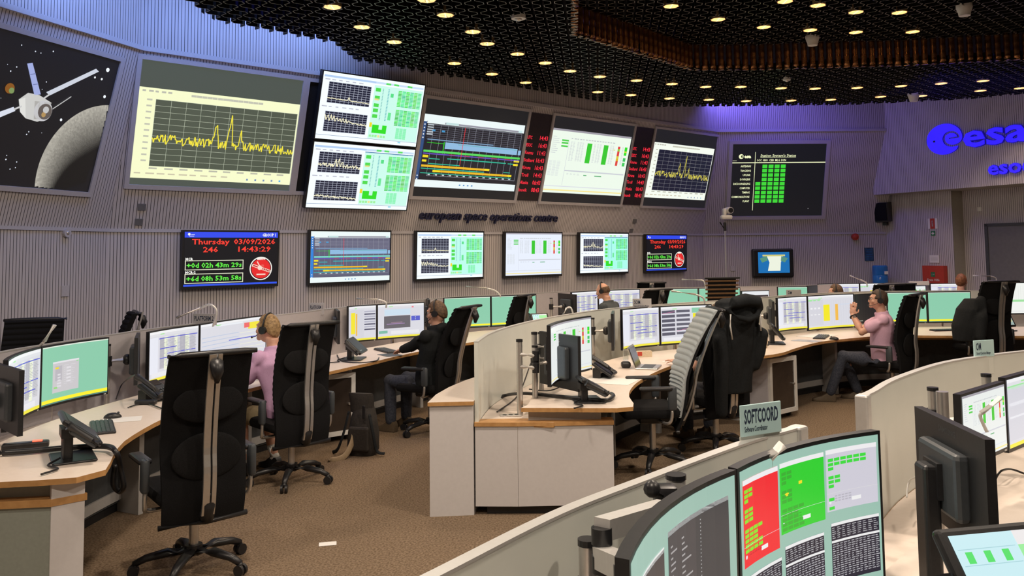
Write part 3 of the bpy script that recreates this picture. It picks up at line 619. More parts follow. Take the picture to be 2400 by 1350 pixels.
# rippled copper tubes standing round the raised field
RIM = [Vector((x, y, 0)) for x, y in POLY_U[1:-1]]
rec = thing('tube_curtain', 'row of rippled copper tubes round the raised part of the dark ceiling', 'ceiling decoration', (0, 0, 0))
tb = MB(); rr = [(.040 + .0025 * math.sin(i * 1.9) + .002 * random.random()) for i in range(13)]
tb.tube([(0, 0, ZL + .002 + i * (ZU - ZL + .04) / 12) for i in range(13)], rr, 10); t0 = tb.build('tube', 'copper', rec, smooth=True)
first, acc = True, 0.0
cnt = 0
for a, b_ in zip(RIM, RIM[1:]):
    L = (b_ - a).length; d = (b_ - a) / L; s_ = acc
    while s_ < L and cnt < 99:
        p = a + d * s_; o = t0 if first else t0.copy()
        if not first: COL.objects.link(o)
        first = False; cnt += 1; o.location = (p.x, p.y, 0); o.rotation_euler = (0, 0, random.uniform(0, 6)); s_ += .112
    acc = s_ - L
NUM = ['first', 'second', 'third', 'fourth', 'fifth', 'sixth', 'seventh', 'eighth', 'ninth', 'tenth', 'eleventh', 'twelfth', 'thirteenth', 'fourteenth', 'fifteenth', 'sixteenth', 'seventeenth', 'eighteenth', 'nineteenth', 'twentieth']
LOW = [(779, 17), (1000, 1), (1044, 36), (1108, 75), (848, 64), (924, 99), (1142, 103), (1213, 127), (1065, 149), (1153, 174), (1278, 148), (1336, 167), (1232, 194), (1406, 180), (1401, 216), (1492, 189), (1479, 223), (1575, 197), (1569, 231),
       (1654, 204), (1661, 234), (1736, 204), (1749, 237), (1831, 207), (1854, 236), (1910, 208), (1947, 234), (2009, 206), (2064, 227), (2112, 202), (2160, 225), (2206, 196), (2304, 190), (2298, 213), (2391, 207)]
UPP = [(1573, 15), (1683, 46), (1790, 64), (1840, 4), (1917, 13), (1899, 71), (2006, 29), (2006, 76), (2108, 30), (2139, 75)]
ROWS = [('in the left part of the dark ceiling mesh', 'downlights in the left of the ceiling', [p for p in LOW if p[0] < 1370], ZL),
        ('in the ceiling row nearest the station wall', 'downlights in the row nearest the far wall', [p for p in LOW if p[0] >= 1370 and p[1] > 212], ZL),
        ('in the ceiling row below the copper tubes', 'downlights in the row below the copper tubes', [p for p in LOW if p[0] >= 1370 and p[1] <= 212], ZL),
        ('in the raised ceiling field behind the copper tubes', 'downlights in the raised field', UPP, ZU)]
sp = None; dl0 = None
for where, grp, pts, z in ROWS:
    for i, (x, y) in enumerate(sorted(pts)):
        loc = G(x, y, z); lab = 'warm glowing downlight %s, %s from the left' % (where, NUM[i])
        if dl0 is None:
            dl0 = thing('ceiling_downlight', lab, 'ceiling light', loc, 0, grp)
            mb = MB(); n = 8; mb.loft([[V(r_ * math.cos(2 * PI * k / n), r_ * math.sin(2 * PI * k / n), h) for k in range(n)] for r_, h in ((.088, .0), (.094, .0), (.094, .11), (.06, .11), (.088, .001))], caps=False); mb.build('reflector', 'lamp_reflector', dl0)
            mb = MB(); mb.loft([[V(.084 * math.cos(2 * PI * k / n), .084 * math.sin(2 * PI * k / n), h) for k in range(n)] for h in (-.001, .008)]); mb.build('lens', 'lamp_lens', dl0)
            mb = MB(); mb.box((0, 0, -.002), (.010, .15, .002)); mb.build('lens_rib', 'lamp_rib', dl0)
            o = dl0
        else: o = dup(dl0, loc, 0, lab, grp)
        l = sp
        if l is None:
            l = sp = bpy.data.lights.new('downlight_beam', 'SPOT'); l.energy = SPOT_W; l.color = (1, .76, .53); l.spot_size = math.radians(120); l.spot_blend = .7; l.shadow_soft_size = .07
        q = bpy.data.objects.new('downlight_beam', l); COL.objects.link(q); q.location = loc + V(0, 0, -.03)
for x, y, z, lab in ((2260, 17, ZU, 'white cone shaped ceiling speaker near the upper right corner'), (1904, 89, ZU, 'white cone shaped ceiling speaker in the middle of the raised field'), (2141, 223, ZL, 'white cone shaped ceiling speaker beside the blue lit mesh')):
    mb = MB(); mb.loft([[V(r_ * math.cos(2 * PI * k / 20), r_ * math.sin(2 * PI * k / 20), h) for k in range(20)] for r_, h in ((.055, -.10), (.062, -.102), (.068, -.06), (.072, -.055), (.09, .0), (.09, .03))])
    tag(mb.build('ceiling_speaker', 'white_plastic', None, SM, G(x, y, z - .0)), lab, 'speaker', 'cone shaped ceiling speakers')
for x, y, lab in ((1215, 40, 'round white smoke detector on the dark mesh ceiling'), (1844, 185, 'small silver spotlight between two ceiling light rows')):
    t = thing('smoke_detector' if x < 1300 else 'spot_fitting', lab, 'detector' if x < 1300 else 'spotlight', G(x, y, ZL)); mb = MB(); r_ = .075 if x < 1300 else .055
    mb.loft([[V(q * math.cos(2 * PI * k / 20), q * math.sin(2 * PI * k / 20), h) for k in range(20)] for q, h in ((r_ * .62, -.02), (r_, -.02), (r_, .02))], caps=True); mb.build('ring', 'white_plastic', t)
    mb = MB(); mb.sphere((0, 0, -.02), (r_ * .5, r_ * .5, .025)); mb.build('dome', 'silver', t, True)

# ------------------------------------------------------------ wall screens
def bar_frame(mb, mp, a0, b0, a1, b1, w, o0, o1):            # picture frame of mitred bars; mp(a, b, offset)
    for o, i in ((0, 1),):
        A = [(a0 - w, b0 - w), (a1 + w, b0 - w), (a1 + w, b1 + w), (a0 - w, b1 + w)]; Bq = [(a0, b0), (a1, b0), (a1, b1), (a0, b1)]
        for k in range(4):
            j = (k + 1) % 4
            vs = [mp(*A[k], o0), mp(*A[j], o0), mp(*Bq[j], o0), mp(*Bq[k], o0), mp(*A[k], o1), mp(*A[j], o1), mp(*Bq[j], o1), mp(*Bq[k], o1)]
            mb.add(vs, [(4, 5, 6, 7), (0, 3, 2, 1), (0, 1, 5, 4), (2, 3, 7, 6), (1, 2, 6, 5), (3, 0, 4, 7)])
def big_screen(wp, a0, b0, a1, b1, pic, label, fw=.05, rnd=None, bars=None, cat='projection screen'):
    base = wp.t((a0 + a1) / 2, b0); t = thing('projection_screen', label, cat, base)
    mp = lambda a, b_, o: wp.t(a, b_, o) - base
    mb = MB(); bar_frame(mb, mp, a0, b0, a1, b1, fw, .002, .03); mb.build('frame', 'trim_grey', t)
    c = Cv(lambda u, v, o: wp.t(a0 + (a1 - a0) * u, b1 - (b1 - b0) * v, .012 + o) - base, (a1 - a0) / (b1 - b0))
    pic(c, rnd or random.Random(3)); c.build(t); return t
class Sub:                                                   # a picture inside a larger black projection surface
    def __init__(s, c, u0, v0, u1, v1): s.c = c; s.k = (u0, v0, u1, v1)
def sub_pic(pic, v0, v1, black, u0=0.0, u1=1.0):
    def f(c, r):
        c.bg(black); base = c.map; c2 = Cv(lambda u, v, o: base(u0 + (u1 - u0) * u, v0 + (v1 - v0) * v, o + .0025), c.ar * (u1 - u0) / (v1 - v0)); pic(c2, r)
        n = len(c.v); c.v += c2.v; c.f += [tuple(i + n for i in q) for q in c2.f]; c.c += c2.c
    return f
big_screen(WL, -2.23, .41, -.42, 1.83, pic_moon, 'large wall screen showing a spacecraft above a cratered planet', rnd=random.Random(5))
big_screen(WF, 2.95, .53, 4.86, 1.92, sub_pic(lambda c, r: pic_plot(c, r, (.95, .98, .62), (.085, .10, .07), (.5, .55, .42), (.92, .80, .05), lw=.011, n=180), .215, .945, (.075, .09, .075)), 'large wall screen with a glowing pale yellow spectrum plot', rnd=random.Random(11))
mb = MB(); mb.add([WF.t(4.95, .53, .006), WF.t(6.66, .53, .006), WF.t(6.66, 1.92, .006), WF.t(4.95, 1.92, .006)], [(0, 1, 2, 3)])
bs = tag(mb.build('projection_screen', 'black_void'), 'switched off black wall screen behind the two stacked bright displays', 'projection screen'); mb = MB(); bar_frame(mb, WF.t, 4.95, .53, 6.66, 1.92, .045, .002, .028); mb.build('frame', 'trim_grey', bs)
big_screen(WF, 6.72, .53, 8.62, 1.91, sub_pic(lambda c, r: pic_gantt(c, r), .155, .90, (.012, .012, .013), 0, .985), 'large wall screen with a black timeline chart of coloured bars', rnd=random.Random(13), fw=.045)
big_screen(WF, 9.175, .53, 11.075, 1.91, sub_pic(lambda c, r: pic_columns(c, r, (.86, .96, .84)), .14, .89, (.012, .012, .013), .0, .985), 'large wall screen with two green columns on a pale table', rnd=random.Random(14), fw=.04)
big_screen(WF, 11.655, .53, 13.5, 1.92, sub_pic(lambda c, r: pic_plot(c, r, (.93, .98, .88), (.012, .012, .03), (.3, .3, .32), (.85, .75, .1), n=170), .17, .89, (.012, .012, .013), 0, .97), 'large wall screen with a yellow trace on a dark plot, nearest the corner', rnd=random.Random(11), fw=.04)
def clock_strip(a0, a1, label):
    base = WF.t((a0 + a1) / 2, .53); t = thing('world_clock_strip', label, 'clock'); t.location = base
    mb = MB(); mb.add([WF.t(a0, .53, .008) - base, WF.t(a1, .53, .008) - base, WF.t(a1, 1.91, .008) - base, WF.t(a0, 1.91, .008) - base], [(0, 1, 2, 3)]); mb.build('panel', 'strip_dark', t)
    for k, (nm, tm) in enumerate((('UTC', '14:43'), ('ESOC', '16:43'), ('Kourou', '11:43'), ('Svalbard', '16:43'), ('Kiruna', '16:43'), ('Troll', '14:43'), ('Alaska', '06:43'), ('Inuvik', '08:43'))):
        b_ = 1.50 - k * .118; mb = MB(); W_ = a1 - a0
        text_solid(mb, nm, lambda x, y, d: WF.t(a0 + .02 + x, b_ + y, .011) - base, .075, 0, .012, width=.023 * len(nm) + .03); mb.build('city_name', 'red_led', t); mb = MB()
        text_solid(mb, tm, lambda x, y, d: WF.t(a0 + W_ * .6 + x, b_ + y, .011) - base, .095, 0, .012, width=W_ * .36); mb.build('city_time', 'red_led', t)
clock_strip(8.665, 9.13, 'dark panel of red city times left of the green column screen')
clock_strip(11.118, 11.61, 'dark panel of red city times left of the corner plot screen')
for b0, b1, top in ((.335, 1.207, False), (1.222, 2.094, True)):
    base = WF.t(5.825, b0, .1); t = thing('video_wall_display', 'bright stacked display with green table and two graphs, %s of the pair' % ('upper' if top else 'lower'), 'display', base)
    mb = MB()
    P = [WF.t(a, b_, o) - base for o in (.05, .12) for a, b_ in ((5.05, b0), (6.6, b0), (6.6, b1), (5.05, b1))]
    mb.add(P, [(0, 1, 2, 3), (4, 5, 6, 7), (0, 1, 5, 4), (1, 2, 6, 5), (2, 3, 7, 6), (3, 0, 4, 7)]); mb.build('housing', 'black_plastic', t)
    c = Cv(lambda u, v, o: WF.t(5.065 + 1.52 * u, b1 - .015 - (b1 - b0 - .03) * v, .122 + o) - base, 1.76); pic_dual(c, random.Random(21), top); c.build(t)
big_screen(WR, .5, .365, 2.31, 1.775, pic_station, 'dark wall screen listing station status in green squares', fw=.07, rnd=random.Random(2))

def television(s, z_top, w, h, pic, label, tilt=.036, d=.06, off=.10):
    base = WF.l(s, z_top - h, off); t = thing('wall_television', label, 'television', base)
    def mp(a, v, o): return WF.l(s + a, z_top - v * math.cos(tilt), off + o - v * math.sin(tilt)) - base
    mb = MB(); P = [mp(a, v, o) for o in (-d, 0) for a, v in ((-w / 2, 0), (w / 2, 0), (w / 2, h), (-w / 2, h))]
    mb.add(P, [(0, 1, 2, 3), (4, 5, 6, 7), (0, 1, 5, 4), (1, 2, 6, 5), (2, 3, 7, 6), (3, 0, 4, 7)]); mb.build('housing', 'black_plastic', t)
    b_ = .022; c = Cv(lambda u, v, o: mp(-w / 2 + b_ + (w - 2 * b_) * u, b_ + (h - 2 * b_ - .012) * v, .002 + o), (w - 2 * b_) / (h - 2 * b_)); pic(c, random.Random(int(s * 10))); c.build(t)
    mb = MB(); mb.box(WF.l(s, z_top - h * .5, .019) - base, (.3, .034, .3), rot=Matrix((WF.d, WF.n, (0, 0, 1))).transposed()); mb.build('bracket', 'dark_panel', t)
sz = ((4.17, 2.139, 1.197, .69), (5.80, 2.155, 1.24, .715), (7.45, 2.155, 1.24, .715), (9.099, 2.155, 1.24, .715), (10.733, 2.155, 1.24, .715), (12.409, 2.13, 1.197, .69))
pics = (pic_clock, lambda c, r: pic_gantt(c, r, 1, 1), lambda c, r: pic_dual(c, r, True, .1), lambda c, r: pic_columns(c, r, (.82, .88, 1.0)), lambda c, r: pic_dual(c, r, False, .2), pic_clock)
labs = ('wall television with red date and time, left end of the lower row', 'wall television with a bluish timeline chart and yellow bars', 'wall television with two graphs beside a green table, under the word european', 'wall television with two green columns and a red column', 'wall television with a spiky graph beside a turquoise table', 'wall television with red date and time, right end of the lower row')
for (s, zt, w, h), p, lb in zip(sz, pics, labs): television(s, zt, w, h, p, lb)

# raised lettering under the big screens
let = thing('wall_lettering', 'dark blue lettering reading european space operations centre', 'lettering', WF.t(6.9, .2))
mb = MB(); text_solid(mb, 'european space operations centre', lambda x, y, d: WF.t(6.88 + x + y * .22, .205 + y, .01 + d) - WF.t(6.9, .2), .195, .035, .014, width=2.72); mb.build('letters', 'navy', let)
# glowing blue emblem and words
def emb(x, y, o): return E_(x, y, o + .02)
ep = onplane(2255, 330, E_(0, ZE), EN); et = (ep - E_(0, ep.z)).dot(ED)
def Et(x, y): p = onplane(x, y, E_(0, ZE), EN); return ((p - E_(0, p.z)).dot(ED), p.z)
(ta, za), (tb_, zb), (tm_, zm) = Et(2175, 332), Et(2259, 332), Et(2217, 291)
cx, cz, rw, rh = (ta + tb_) / 2, za, (tb_ - ta) / 2, zm - za + .005
sig = thing('illuminated_emblem', 'glowing blue round emblem on the right wall, left of the big letters', 'emblem', E_(cx, cz - rh))
tip = [(.75, -.57)]; a0, a1 = math.atan2(-.62, .72), math.radians(365) - 2 * PI
outer = [(math.cos(a) * 1.0, math.sin(a) * 1.0) for a in [a0 - (a0 + 2 * PI - math.radians(5)) * k / 46 for k in range(1, 47)]]
innr = spline([(1.0, .05, 0), (.95, -.19, 0), (.75, -.37, 0), (.43, -.43, 0), (.16, -.28, 0), (.05, -.05, 0), (.09, .19, 0), (.3, .33, 0), (.545, .30, 0), (.68, .18, 0), (.72, .06, 0)], 4)
slot = [(.27, .05), (.27, -.03), (.84, -.02)]
grv = spline([(.84, .03, 0), (.8, .2, 0), (.62, .4, 0), (.38, .47, 0), (.1, .4, 0), (-.07, .15, 0), (-.08, -.12, 0), (.03, -.36, 0), (.22, -.5, 0), (.45, -.56, 0), (.74, -.53, 0)], 4)
path = tip + outer + [(p.x, p.y) for p in innr] + slot + [(p.x, p.y) for p in grv]
bm = bmesh.new(); vv = [bm.verts.new(E_(cx + x * rw, cz + y * rh, .035) - E_(cx, cz - rh)) for x, y in path]; bm.faces.new(vv); bm.normal_update(); bmesh.ops.triangulate(bm, faces=bm.faces)
me = bpy.data.meshes.new('emblem_face'); bm.to_mesh(me); bm.free(); me.materials.append(MT['blue_glow']); o = bpy.data.objects.new('emblem_face', me); COL.objects.link(o); o.parent = sig
mb = MB(); mb.loft([[E_(cx + x * rw, cz + y * rh, h) - E_(cx, cz - rh) for x, y in path] for h in (.01, .034)], caps=False); mb.build('emblem_side', 'blue_side', sig)
mb = MB(); mb.loft([[E_(cx + (-.57 + .07 * math.cos(2 * PI * k / 14)) * rw, cz + (-.07 + .07 * math.sin(2 * PI * k / 14)) * rh, h) - E_(cx, cz - rh) for k in range(14)] for h in (.03, .038)]); mb.build('dot', 'navy', sig)
def glow_word(word, x0, ybase, ytop, x1, label):
    (t0_, z0_), (t1_, z1_) = Et(x0, ybase), Et(x1, ybase); _, zt = Et(x0, ytop); h = (zt - z0_) / .55; b0 = E_(t0_, z0_)
    t = thing('illuminated_letters', label, 'lettering', b0)
    for sc_, mm, dd, bo in ((1, 'blue_side', .034, .034), (1, 'blue_glow', .04, .020)):
        mb = MB(); text_solid(mb, word, lambda x, y, d: E_(t0_ + x, z0_ + y, .01 + d) - b0, h, dd, bo, width=(t1_ - t0_)); mb.build('letter_side' if bo > .03 else 'letter_face', mm, t)
glow_word('esa', 2262, 346, 304, 2415, 'large glowing blue letters cut off by the right edge of the photo')
glow_word('esoc', 2320, 410, 385, 2425, 'small glowing blue letters below the large blue ones')

# ------------------------------------------------------------ control desks
def resample(P, n):
    P = [Vector((p[0], p[1], 0)) for p in P]; L = [0]
    for a, b_ in zip(P, P[1:]): L.append(L[-1] + (b_ - a).length)
    out = []; j = 0
    for i in range(n):
        t = L[-1] * i / (n - 1)
        while j < len(P) - 2 and L[j + 1] < t: j += 1
        k = (t - L[j]) / (L[j + 1] - L[j]) if L[j + 1] > L[j] else 0; out.append(P[j].lerp(P[j + 1], k))
    return out
def smooth2(P, n=5): return [(p.x, p.y) for p in spline([(a, b_, 0) for a, b_ in P], n)]
def control_desk(F, Pn, label, n=60, kb=.68, ks=.45, kk=.5, k0=2):
    F = smooth2(F); Pn = smooth2(Pn); f = resample(F, n); p = resample(Pn, n); mix = lambda k: [a.lerp(b_, k) for a, b_ in zip(f, p)]
    t = thing('control_desk', label, 'desk')
    mb = MB(); mb.prism([(q.x, q.y) for q in f] + [(q.x, q.y) for q in reversed(mix(kb))], .711, .74, 1); mb.build('worktop', ['desk_laminate', 'wood_edge'], t)
    mb = MB(); mb.prism([(q.x, q.y) for q in mix(ks)] + [(q.x, q.y) for q in reversed(mix(.985))], .605, .64, 1); mb.build('lower_shelf', ['desk_laminate', 'wood_edge'], t)
    mb = MB(); mb.wallstrip(mix(kk)[k0:], .07, .604, .03); mb.build('knee_panel', 'dark_panel', t)
    mb = MB(); mb.wallstrip(mix(kk - .015)[k0:], .09, .16, .03); mb.build('kick_rail', 'grey_laminate', t)
    mb = MB(); mb.wallstrip(mix(kk + .02)[k0:], 0, .07, .03); mb.build('plinth', 'black_plastic', t)
    mb = MB()
    for i in range(4, n - 2, 8):
        a = f[i].lerp(p[i], .30); b_ = f[i].lerp(p[i], .5); mb.box((a + b_) / 2 + V(0, 0, .355), ((b_ - a).length, .04, .71), rz=math.atan2((b_ - a).y, (b_ - a).x))
        o = mb.build('support_leg', 'grey_laminate', t); mb = MB()
    return t, f, p
def divider(Pn, z0, z1, label, post0=False, post1=False, th=.03, m='frosted_panel'):
    P = smooth2(Pn, 8); t = thing('desk_divider', label, 'divider', (P[0][0], P[0][1], 0)); off = Vector((P[0][0], P[0][1], 0))
    mb = MB(); mb.wallstrip([(a - off.x, b_ - off.y) for a, b_ in P], z0, z1, th); mb.build('panel', m, t, SM)
    mb = MB(); mb.wallstrip([(a - off.x, b_ - off.y) for a, b_ in P], z1, z1 + .008, th + .004); mb.build('top_trim', 'alu', t, SM)
    for k, i, j in ((post0, 0, 1), (post1, -1, -2)):
        if k:
            a, b_ = Vector((*P[i], 0)), Vector((*P[j], 0)); d = (a - b_).normalized(); mb = MB(); mb.rbox(a + d * .03 + V(0, 0, z1 / 2) - off, (.06, .055, z1 + .02), .008, rz=math.atan2(d.y, d.x)); mb.build('end_post', 'alu', t)
    return t
FA = [(-2.55, 4.27), (-2.3, 4.31), (-2.165, 4.37), (-2.13, 4.50), (-2.22, 4.75), (-2.30, 5.0), (-2.36, 5.3), (-2.39, 5.9), (-2.32, 6.6), (-2.08, 7.4), (-1.75, 8.02), (-1.56, 8.45), (-1.42, 8.75), (-1.33, 9.0), (-1.14, 9.43), (-.9, 9.9), (-.65, 10.33),
      (-.3, 10.75), (.1, 11.2), (.6, 11.7), (1.2, 12.15), (1.9, 12.5), (2.7, 12.7), (3.5, 12.75), (4.4, 12.75), (5.2, 13.15), (6.2, 13.65), (7.2, 13.8)]
PA = [(-3.35, 4.25), (-3.45, 5.0), (-3.49, 5.81), (-3.44, 6.3), (-3.31, 6.95), (-3.17, 7.55), (-2.8, 8.5), (-2.42, 9.2), (-2.05, 10.15), (-1.45, 11.3), (-.75, 12.33), (.0, 12.85), (.6, 13.3), (1.2, 13.78), (1.9, 14.15), (2.7, 14.4), (3.6, 14.5), (4.6, 14.55), (5.6, 14.95), (7.2, 15.15)]
FB = [(.72, 6.045), (.80, 6.06), (.86, 6.16), (.88, 6.6), (1.0, 7.1), (1.19, 7.58), (1.42, 8.05), (1.66, 8.41), (1.95, 8.72), (2.25, 8.85), (2.55, 8.86), (2.85, 9.1), (3.13, 9.5), (3.61, 10.1), (4.1, 10.45), (4.75, 10.75), (5.4, 10.65), (6.4, 10.5), (7.6, 10.2)]
PB = [(-.27, 6.12), (-.2, 6.7), (-.06, 7.25), (.22, 8.0), (.6, 8.72), (1.05, 9.4), (1.8, 10.1), (2.94, 10.95), (3.6, 11.55), (4.5, 12.2), (5.6, 12.5), (7.6, 12.3)]
FC = [(.05, .6), (.35, 1.05), (.7, 1.45), (1.1, 1.75), (1.6, 2.0), (2.1, 2.4), (2.5, 3.0), (2.9, 3.6), (3.6, 4.1), (4.4, 4.4)]
PC1 = [(-.60, 1.05), (-.36, 1.45), (-.16, 1.75), (.1, 2.13), (.35, 2.42), (.74, 2.85), (1.0, 3.09)]
PC2 = [(1.54, 3.77), (1.62, 3.87), (1.87, 4.21), (2.34, 4.72), (2.71, 5.0), (3.12, 5.24), (3.7, 5.5), (4.4, 5.75)]
control_desk(FA, PA, 'long curved wooden-edged control desk nearest the wall screens', 90)
control_desk(FB, PB, 'curved wooden-edged control desk in the middle of the room', 70)
control_desk(FC, PC1 + PC2, 'curved pale control desk in the right foreground', 60, kb=.78, ks=.6, kk=.55)
divider(PA, .64, 1.2, 'long grey panel along the back of the desk nearest the wall', m='trim_grey')
divider(PB, .64, 1.2, 'pale frosted curved panel behind the middle desk', th=.028)
divider(PC1, .64, 1.2, 'pale frosted panel behind the foreground desk, carrying the softcoord sign', False, True)
divider(PC2, .64, 1.2, 'pale frosted panel behind the foreground desk, carrying the om sign', True, False)
# end cabinets
t = thing('end_cabinet', 'grey fronted end of the front desk in the lower left corner', 'cabinet')
mb = MB(); mb.prism([(-3.34, 4.20), (-2.33, 4.34), (-2.22, 4.44), (-2.3, 4.52), (-3.38, 4.52)], .0, .60); mb.build('carcass', 'grey_green_panel', t)
mb = MB(); mb.prism([(-3.345, 4.19), (-2.325, 4.33), (-2.2, 4.445), (-2.3, 4.53), (-3.385, 4.53)], .60, .635); mb.build('wooden_ledge', 'wood_edge', t)
mb = MB(); mb.prism([(-2.325, 4.335), (-2.21, 4.44), (-2.225, 4.455), (-2.34, 4.35)], .0, .71); mb.build('bevelled_side', 'white_laminate', t)
mb = MB(); mb.prism([(-3.3, 4.30), (-2.36, 4.40), (-2.36, 4.5), (-3.3, 4.5)], .635, .71); mb.build('riser', 'grey_green_panel', t)
t = thing('end_cabinet', 'white fronted cabinet ending the middle desk beside the aisle', 'cabinet')
mb = MB(); mb.prism([(-.28, 6.10), (.02, 6.085), (.02, 6.21), (-.28, 6.21)], .06, .615); mb.build('front_panel', 'white_laminate', t)
mb = MB(); mb.prism([(.022, 6.085), (.70, 6.11), (.70, 6.22), (.022, 6.21)], .06, .615); mb.build('front_panel', 'white_laminate', t)
mb = MB(); mb.prism([(-.285, 6.09), (.02, 6.075), (.705, 6.10), (.71, 6.24), (-.285, 6.22)], .615, .642); mb.build('wooden_ledge', 'wood_edge', t)
mb = MB(); mb.prism([(-.2, 6.13), (.66, 6.13), (.66, 6.2), (-.2, 6.2)], .0, .06); mb.build('plinth', 'black_plastic', t)
mb = MB(); mb.prism([(.66, 6.22), (.69, 6.22), (.80, 7.0), (.77, 7.0)], .0, .60); mb.build('side_panel', 'dark_panel', t)
mb = MB(); mb.prism([(.1, 6.16), (.62, 6.16), (.62, 6.24), (.1, 6.24)], .642, .711); mb.build('riser', 'grey_laminate', t)
out_ = [(-.60, 6.07), (-.57, 6.4), (-.50, 6.73), (-.40, 7.05), (-.30, 7.3), (-.12, 7.55)]; inn_ = [(-.06, 7.4), (-.12, 7.1), (-.23, 6.7), (-.292, 6.10)]
t = thing('curved_cabinet', 'low curved white cabinet with wooden edged top at the aisle end', 'cabinet')
mb = MB(); mb.prism(out_ + inn_, 0, .765); mb.build('carcass', 'white_laminate', t)
mb = MB(); mb.prism([(-.612, 6.055)] + [(a - .012, b_) for a, b_ in out_[1:]] + inn_[:-1] + [(-.29, 6.085)], .765, .792, 1); mb.build('top', ['desk_laminate', 'wood_edge'], t)
# grey and white rack cabinets with smoked doors under the desks
def rack(loc, rz, label):
    t = thing('rack_cabinet', label, 'cabinet', loc, rz); w, d, h = .52, .40, .60
    mb = MB(); mb.rbox((0, d / 2 + .01, h / 2 + .06), (w, d, h), .01); mb.build('carcass', 'trim_grey', t)
    mb = MB(); bar_frame(mb, lambda a, b_, o: V(a, -o, b_), -w / 2 + .045, .105, w / 2 - .045, h + .015, .045, -.01, .018); mb.build('door_frame', 'white_plastic', t)
    mb = MB(); mb.box((0, 0, h / 2 + .06), (w - .09, .012, h - .09)); mb.build('smoked_door', 'smoked_glass', t)
    mb = MB(); mb.cyl((w / 2 - .07, -.008, .36), (w / 2 - .07, -.03, .36), .012); mb.build('lock', 'silver', t)
    for sx in (-1, 1):
        for sy in (0, 1): mb = MB(); mb.cyl((sx * .2 - .012, .07 + sy * .28, .03), (sx * .2 + .012, .07 + sy * .28, .03), .03); mb.build('caster', 'black_plastic', t)
rack((2.93, 9.36, 0), math.radians(40), 'white framed rack with smoked door under the middle desk')
rack((-1.80, 8.42, 0), math.radians(38), 'grey framed rack with smoked door behind the backpack')

# ------------------------------------------------------------ monitors
def monitor(L, R, h, pic, label, sag=.035, group=None, seed=1, stand=None, maker=None, thick=.03, arm=None):
    L, R = Vector(L), Vector(R); d = (R - L); d.z = 0; w = d.length; d.normalize(); n = Vector((d.y, -d.x, 0)); zt = (L.z + R.z) / 2
    c0 = (L + R) / 2; c0.z = 0; zb = .74 if stand else zt - h
    base = Vector((c0.x, c0.y, zb)); t = thing('monitor', label, 'monitor', base, math.atan2(d.y, d.x), group)
    def mp(x, z, o): u = 2 * x / w; return Vector((x, sag * (1 - u * u) - o, z - zb))   # local: +x right, -y towards the viewer
    ns = 10 if sag else 1; xs = [-w / 2 + w * i / ns for i in range(ns + 1)]
    mb = MB(); mb.loft([[mp(x, zt - h, 0), mp(x, zt, 0), mp(x, zt, -thick), mp(x, zt - h, -thick)] for x in xs]); mb.build('housing', 'black_plastic', t)
    bz = .011; c = Cv(lambda u, v, o: mp(-w / 2 + bz + (w - 2 * bz) * u, zt - bz - (h - 2.6 * bz) * v, .0015 + o), (w - 2 * bz) / (h - 2.6 * bz), ns, .0006); pic(c, random.Random(seed)); c.build(t)
    zc = zt - h * .52
    mb = MB(); mb.rbox((0, sag + thick + .014, zc - zb), (w * .56, .05, h * .6), .015, n=2); mb.build('rear_cover', 'grey_plastic' if sag == 0 else 'black_plastic', t)
    mb = MB(); mb.box((w * .5 - .03, sag * .15 - .001, zt - h + .006 - zb), (.02, .004, .006)); mb.build('power_light', 'white_plastic', t)
    yb = sag + thick + .04
    if stand == 'foot':
        mb = MB(); mb.rbox((0, yb + .025, (zc - .74) / 2 + .02), (.085, .05, zc - .74 + .05), .012); mb.build('column', 'black_plastic', t)
        mb = MB(); mb.loft([[V(r_ * math.cos(2 * PI * k / 28), yb + .03 + r_ * .85 * math.sin(2 * PI * k / 28), z_) for k in range(28)] for r_, z_ in ((.12, 0), (.125, .008), (.11, .016), (.04, .022))]); mb.build('foot', 'black_plastic', t)
        mb = MB(); mb.box((0, yb - .0, zc - zb), (.11, .03, .11)); mb.build('mount', 'black_plastic', t)
    elif arm is not None:
        sx, ln, zz = arm; mb = MB(); mb.sphere((0, yb + .02, zc - zb), (.045, .035, .045)); mb.build('swivel', 'black_plastic', t, True)
        e = V(sx, yb + ln, zc - zb); mb = MB(); mb.tube([V(0, yb + .04, zc - zb), e], .024, 10); mb.build('arm', 'alu', t, SM)
        mb = MB(); mb.cyl(V(e.x, e.y, (.64 if zz is None else zz) - zb), V(e.x, e.y, zc - zb + .12), .022, n=14); mb.build('pole', 'silver', t, SM)
        mb = MB(); mb.cyl(V(e.x, e.y, zc - zb + .12), V(e.x, e.y, zc - zb + .135), .024, n=14); mb.build('pole_cap', 'black_plastic', t)
        mb = MB(); mb.cyl(V(e.x, e.y, zc - zb - .04), V(e.x, e.y, zc - zb + .04), .033, n=14); mb.build('collar', 'black_plastic', t)
    return t
H = .435
def mon(l, r, pic, label, zt=1.22, h=H, seed=1, sag=.035, arm=(0, .14, None), stand=None): return monitor(G(*l, zt), G(*r, zt), h, PIC[pic] if isinstance(pic, str) else pic, label, sag, None, seed, stand, None, .03, arm)
mon((20, 844), (97, 813), 'table', 'left monitor of the nearest front desk pair, grey table with blue lines', arm=(0, .12, None))
mon((98, 813), (256, 790), 'greenwin', 'sea green monitor with a small pale window on the nearest front desk', arm=(0, .12, None), seed=2)
mon((350, 778), (467, 760), 'table', 'monitor with a blue lined table below the platform 2 sign', seed=3)
mon((469, 760), (624, 738), 'bars' if 0 else 't1', 'pale monitor with a yellow block, before the fair haired person', seed=4)
mon((816, 718), (883, 713.5), 't2', 'monitor with yellow bar and dark list, below the platform 1 sign', seed=5)
mon((884, 713.5), (995, 708), 't3', 'monitor with a black chart window, before the person in black hoodie', seed=6)
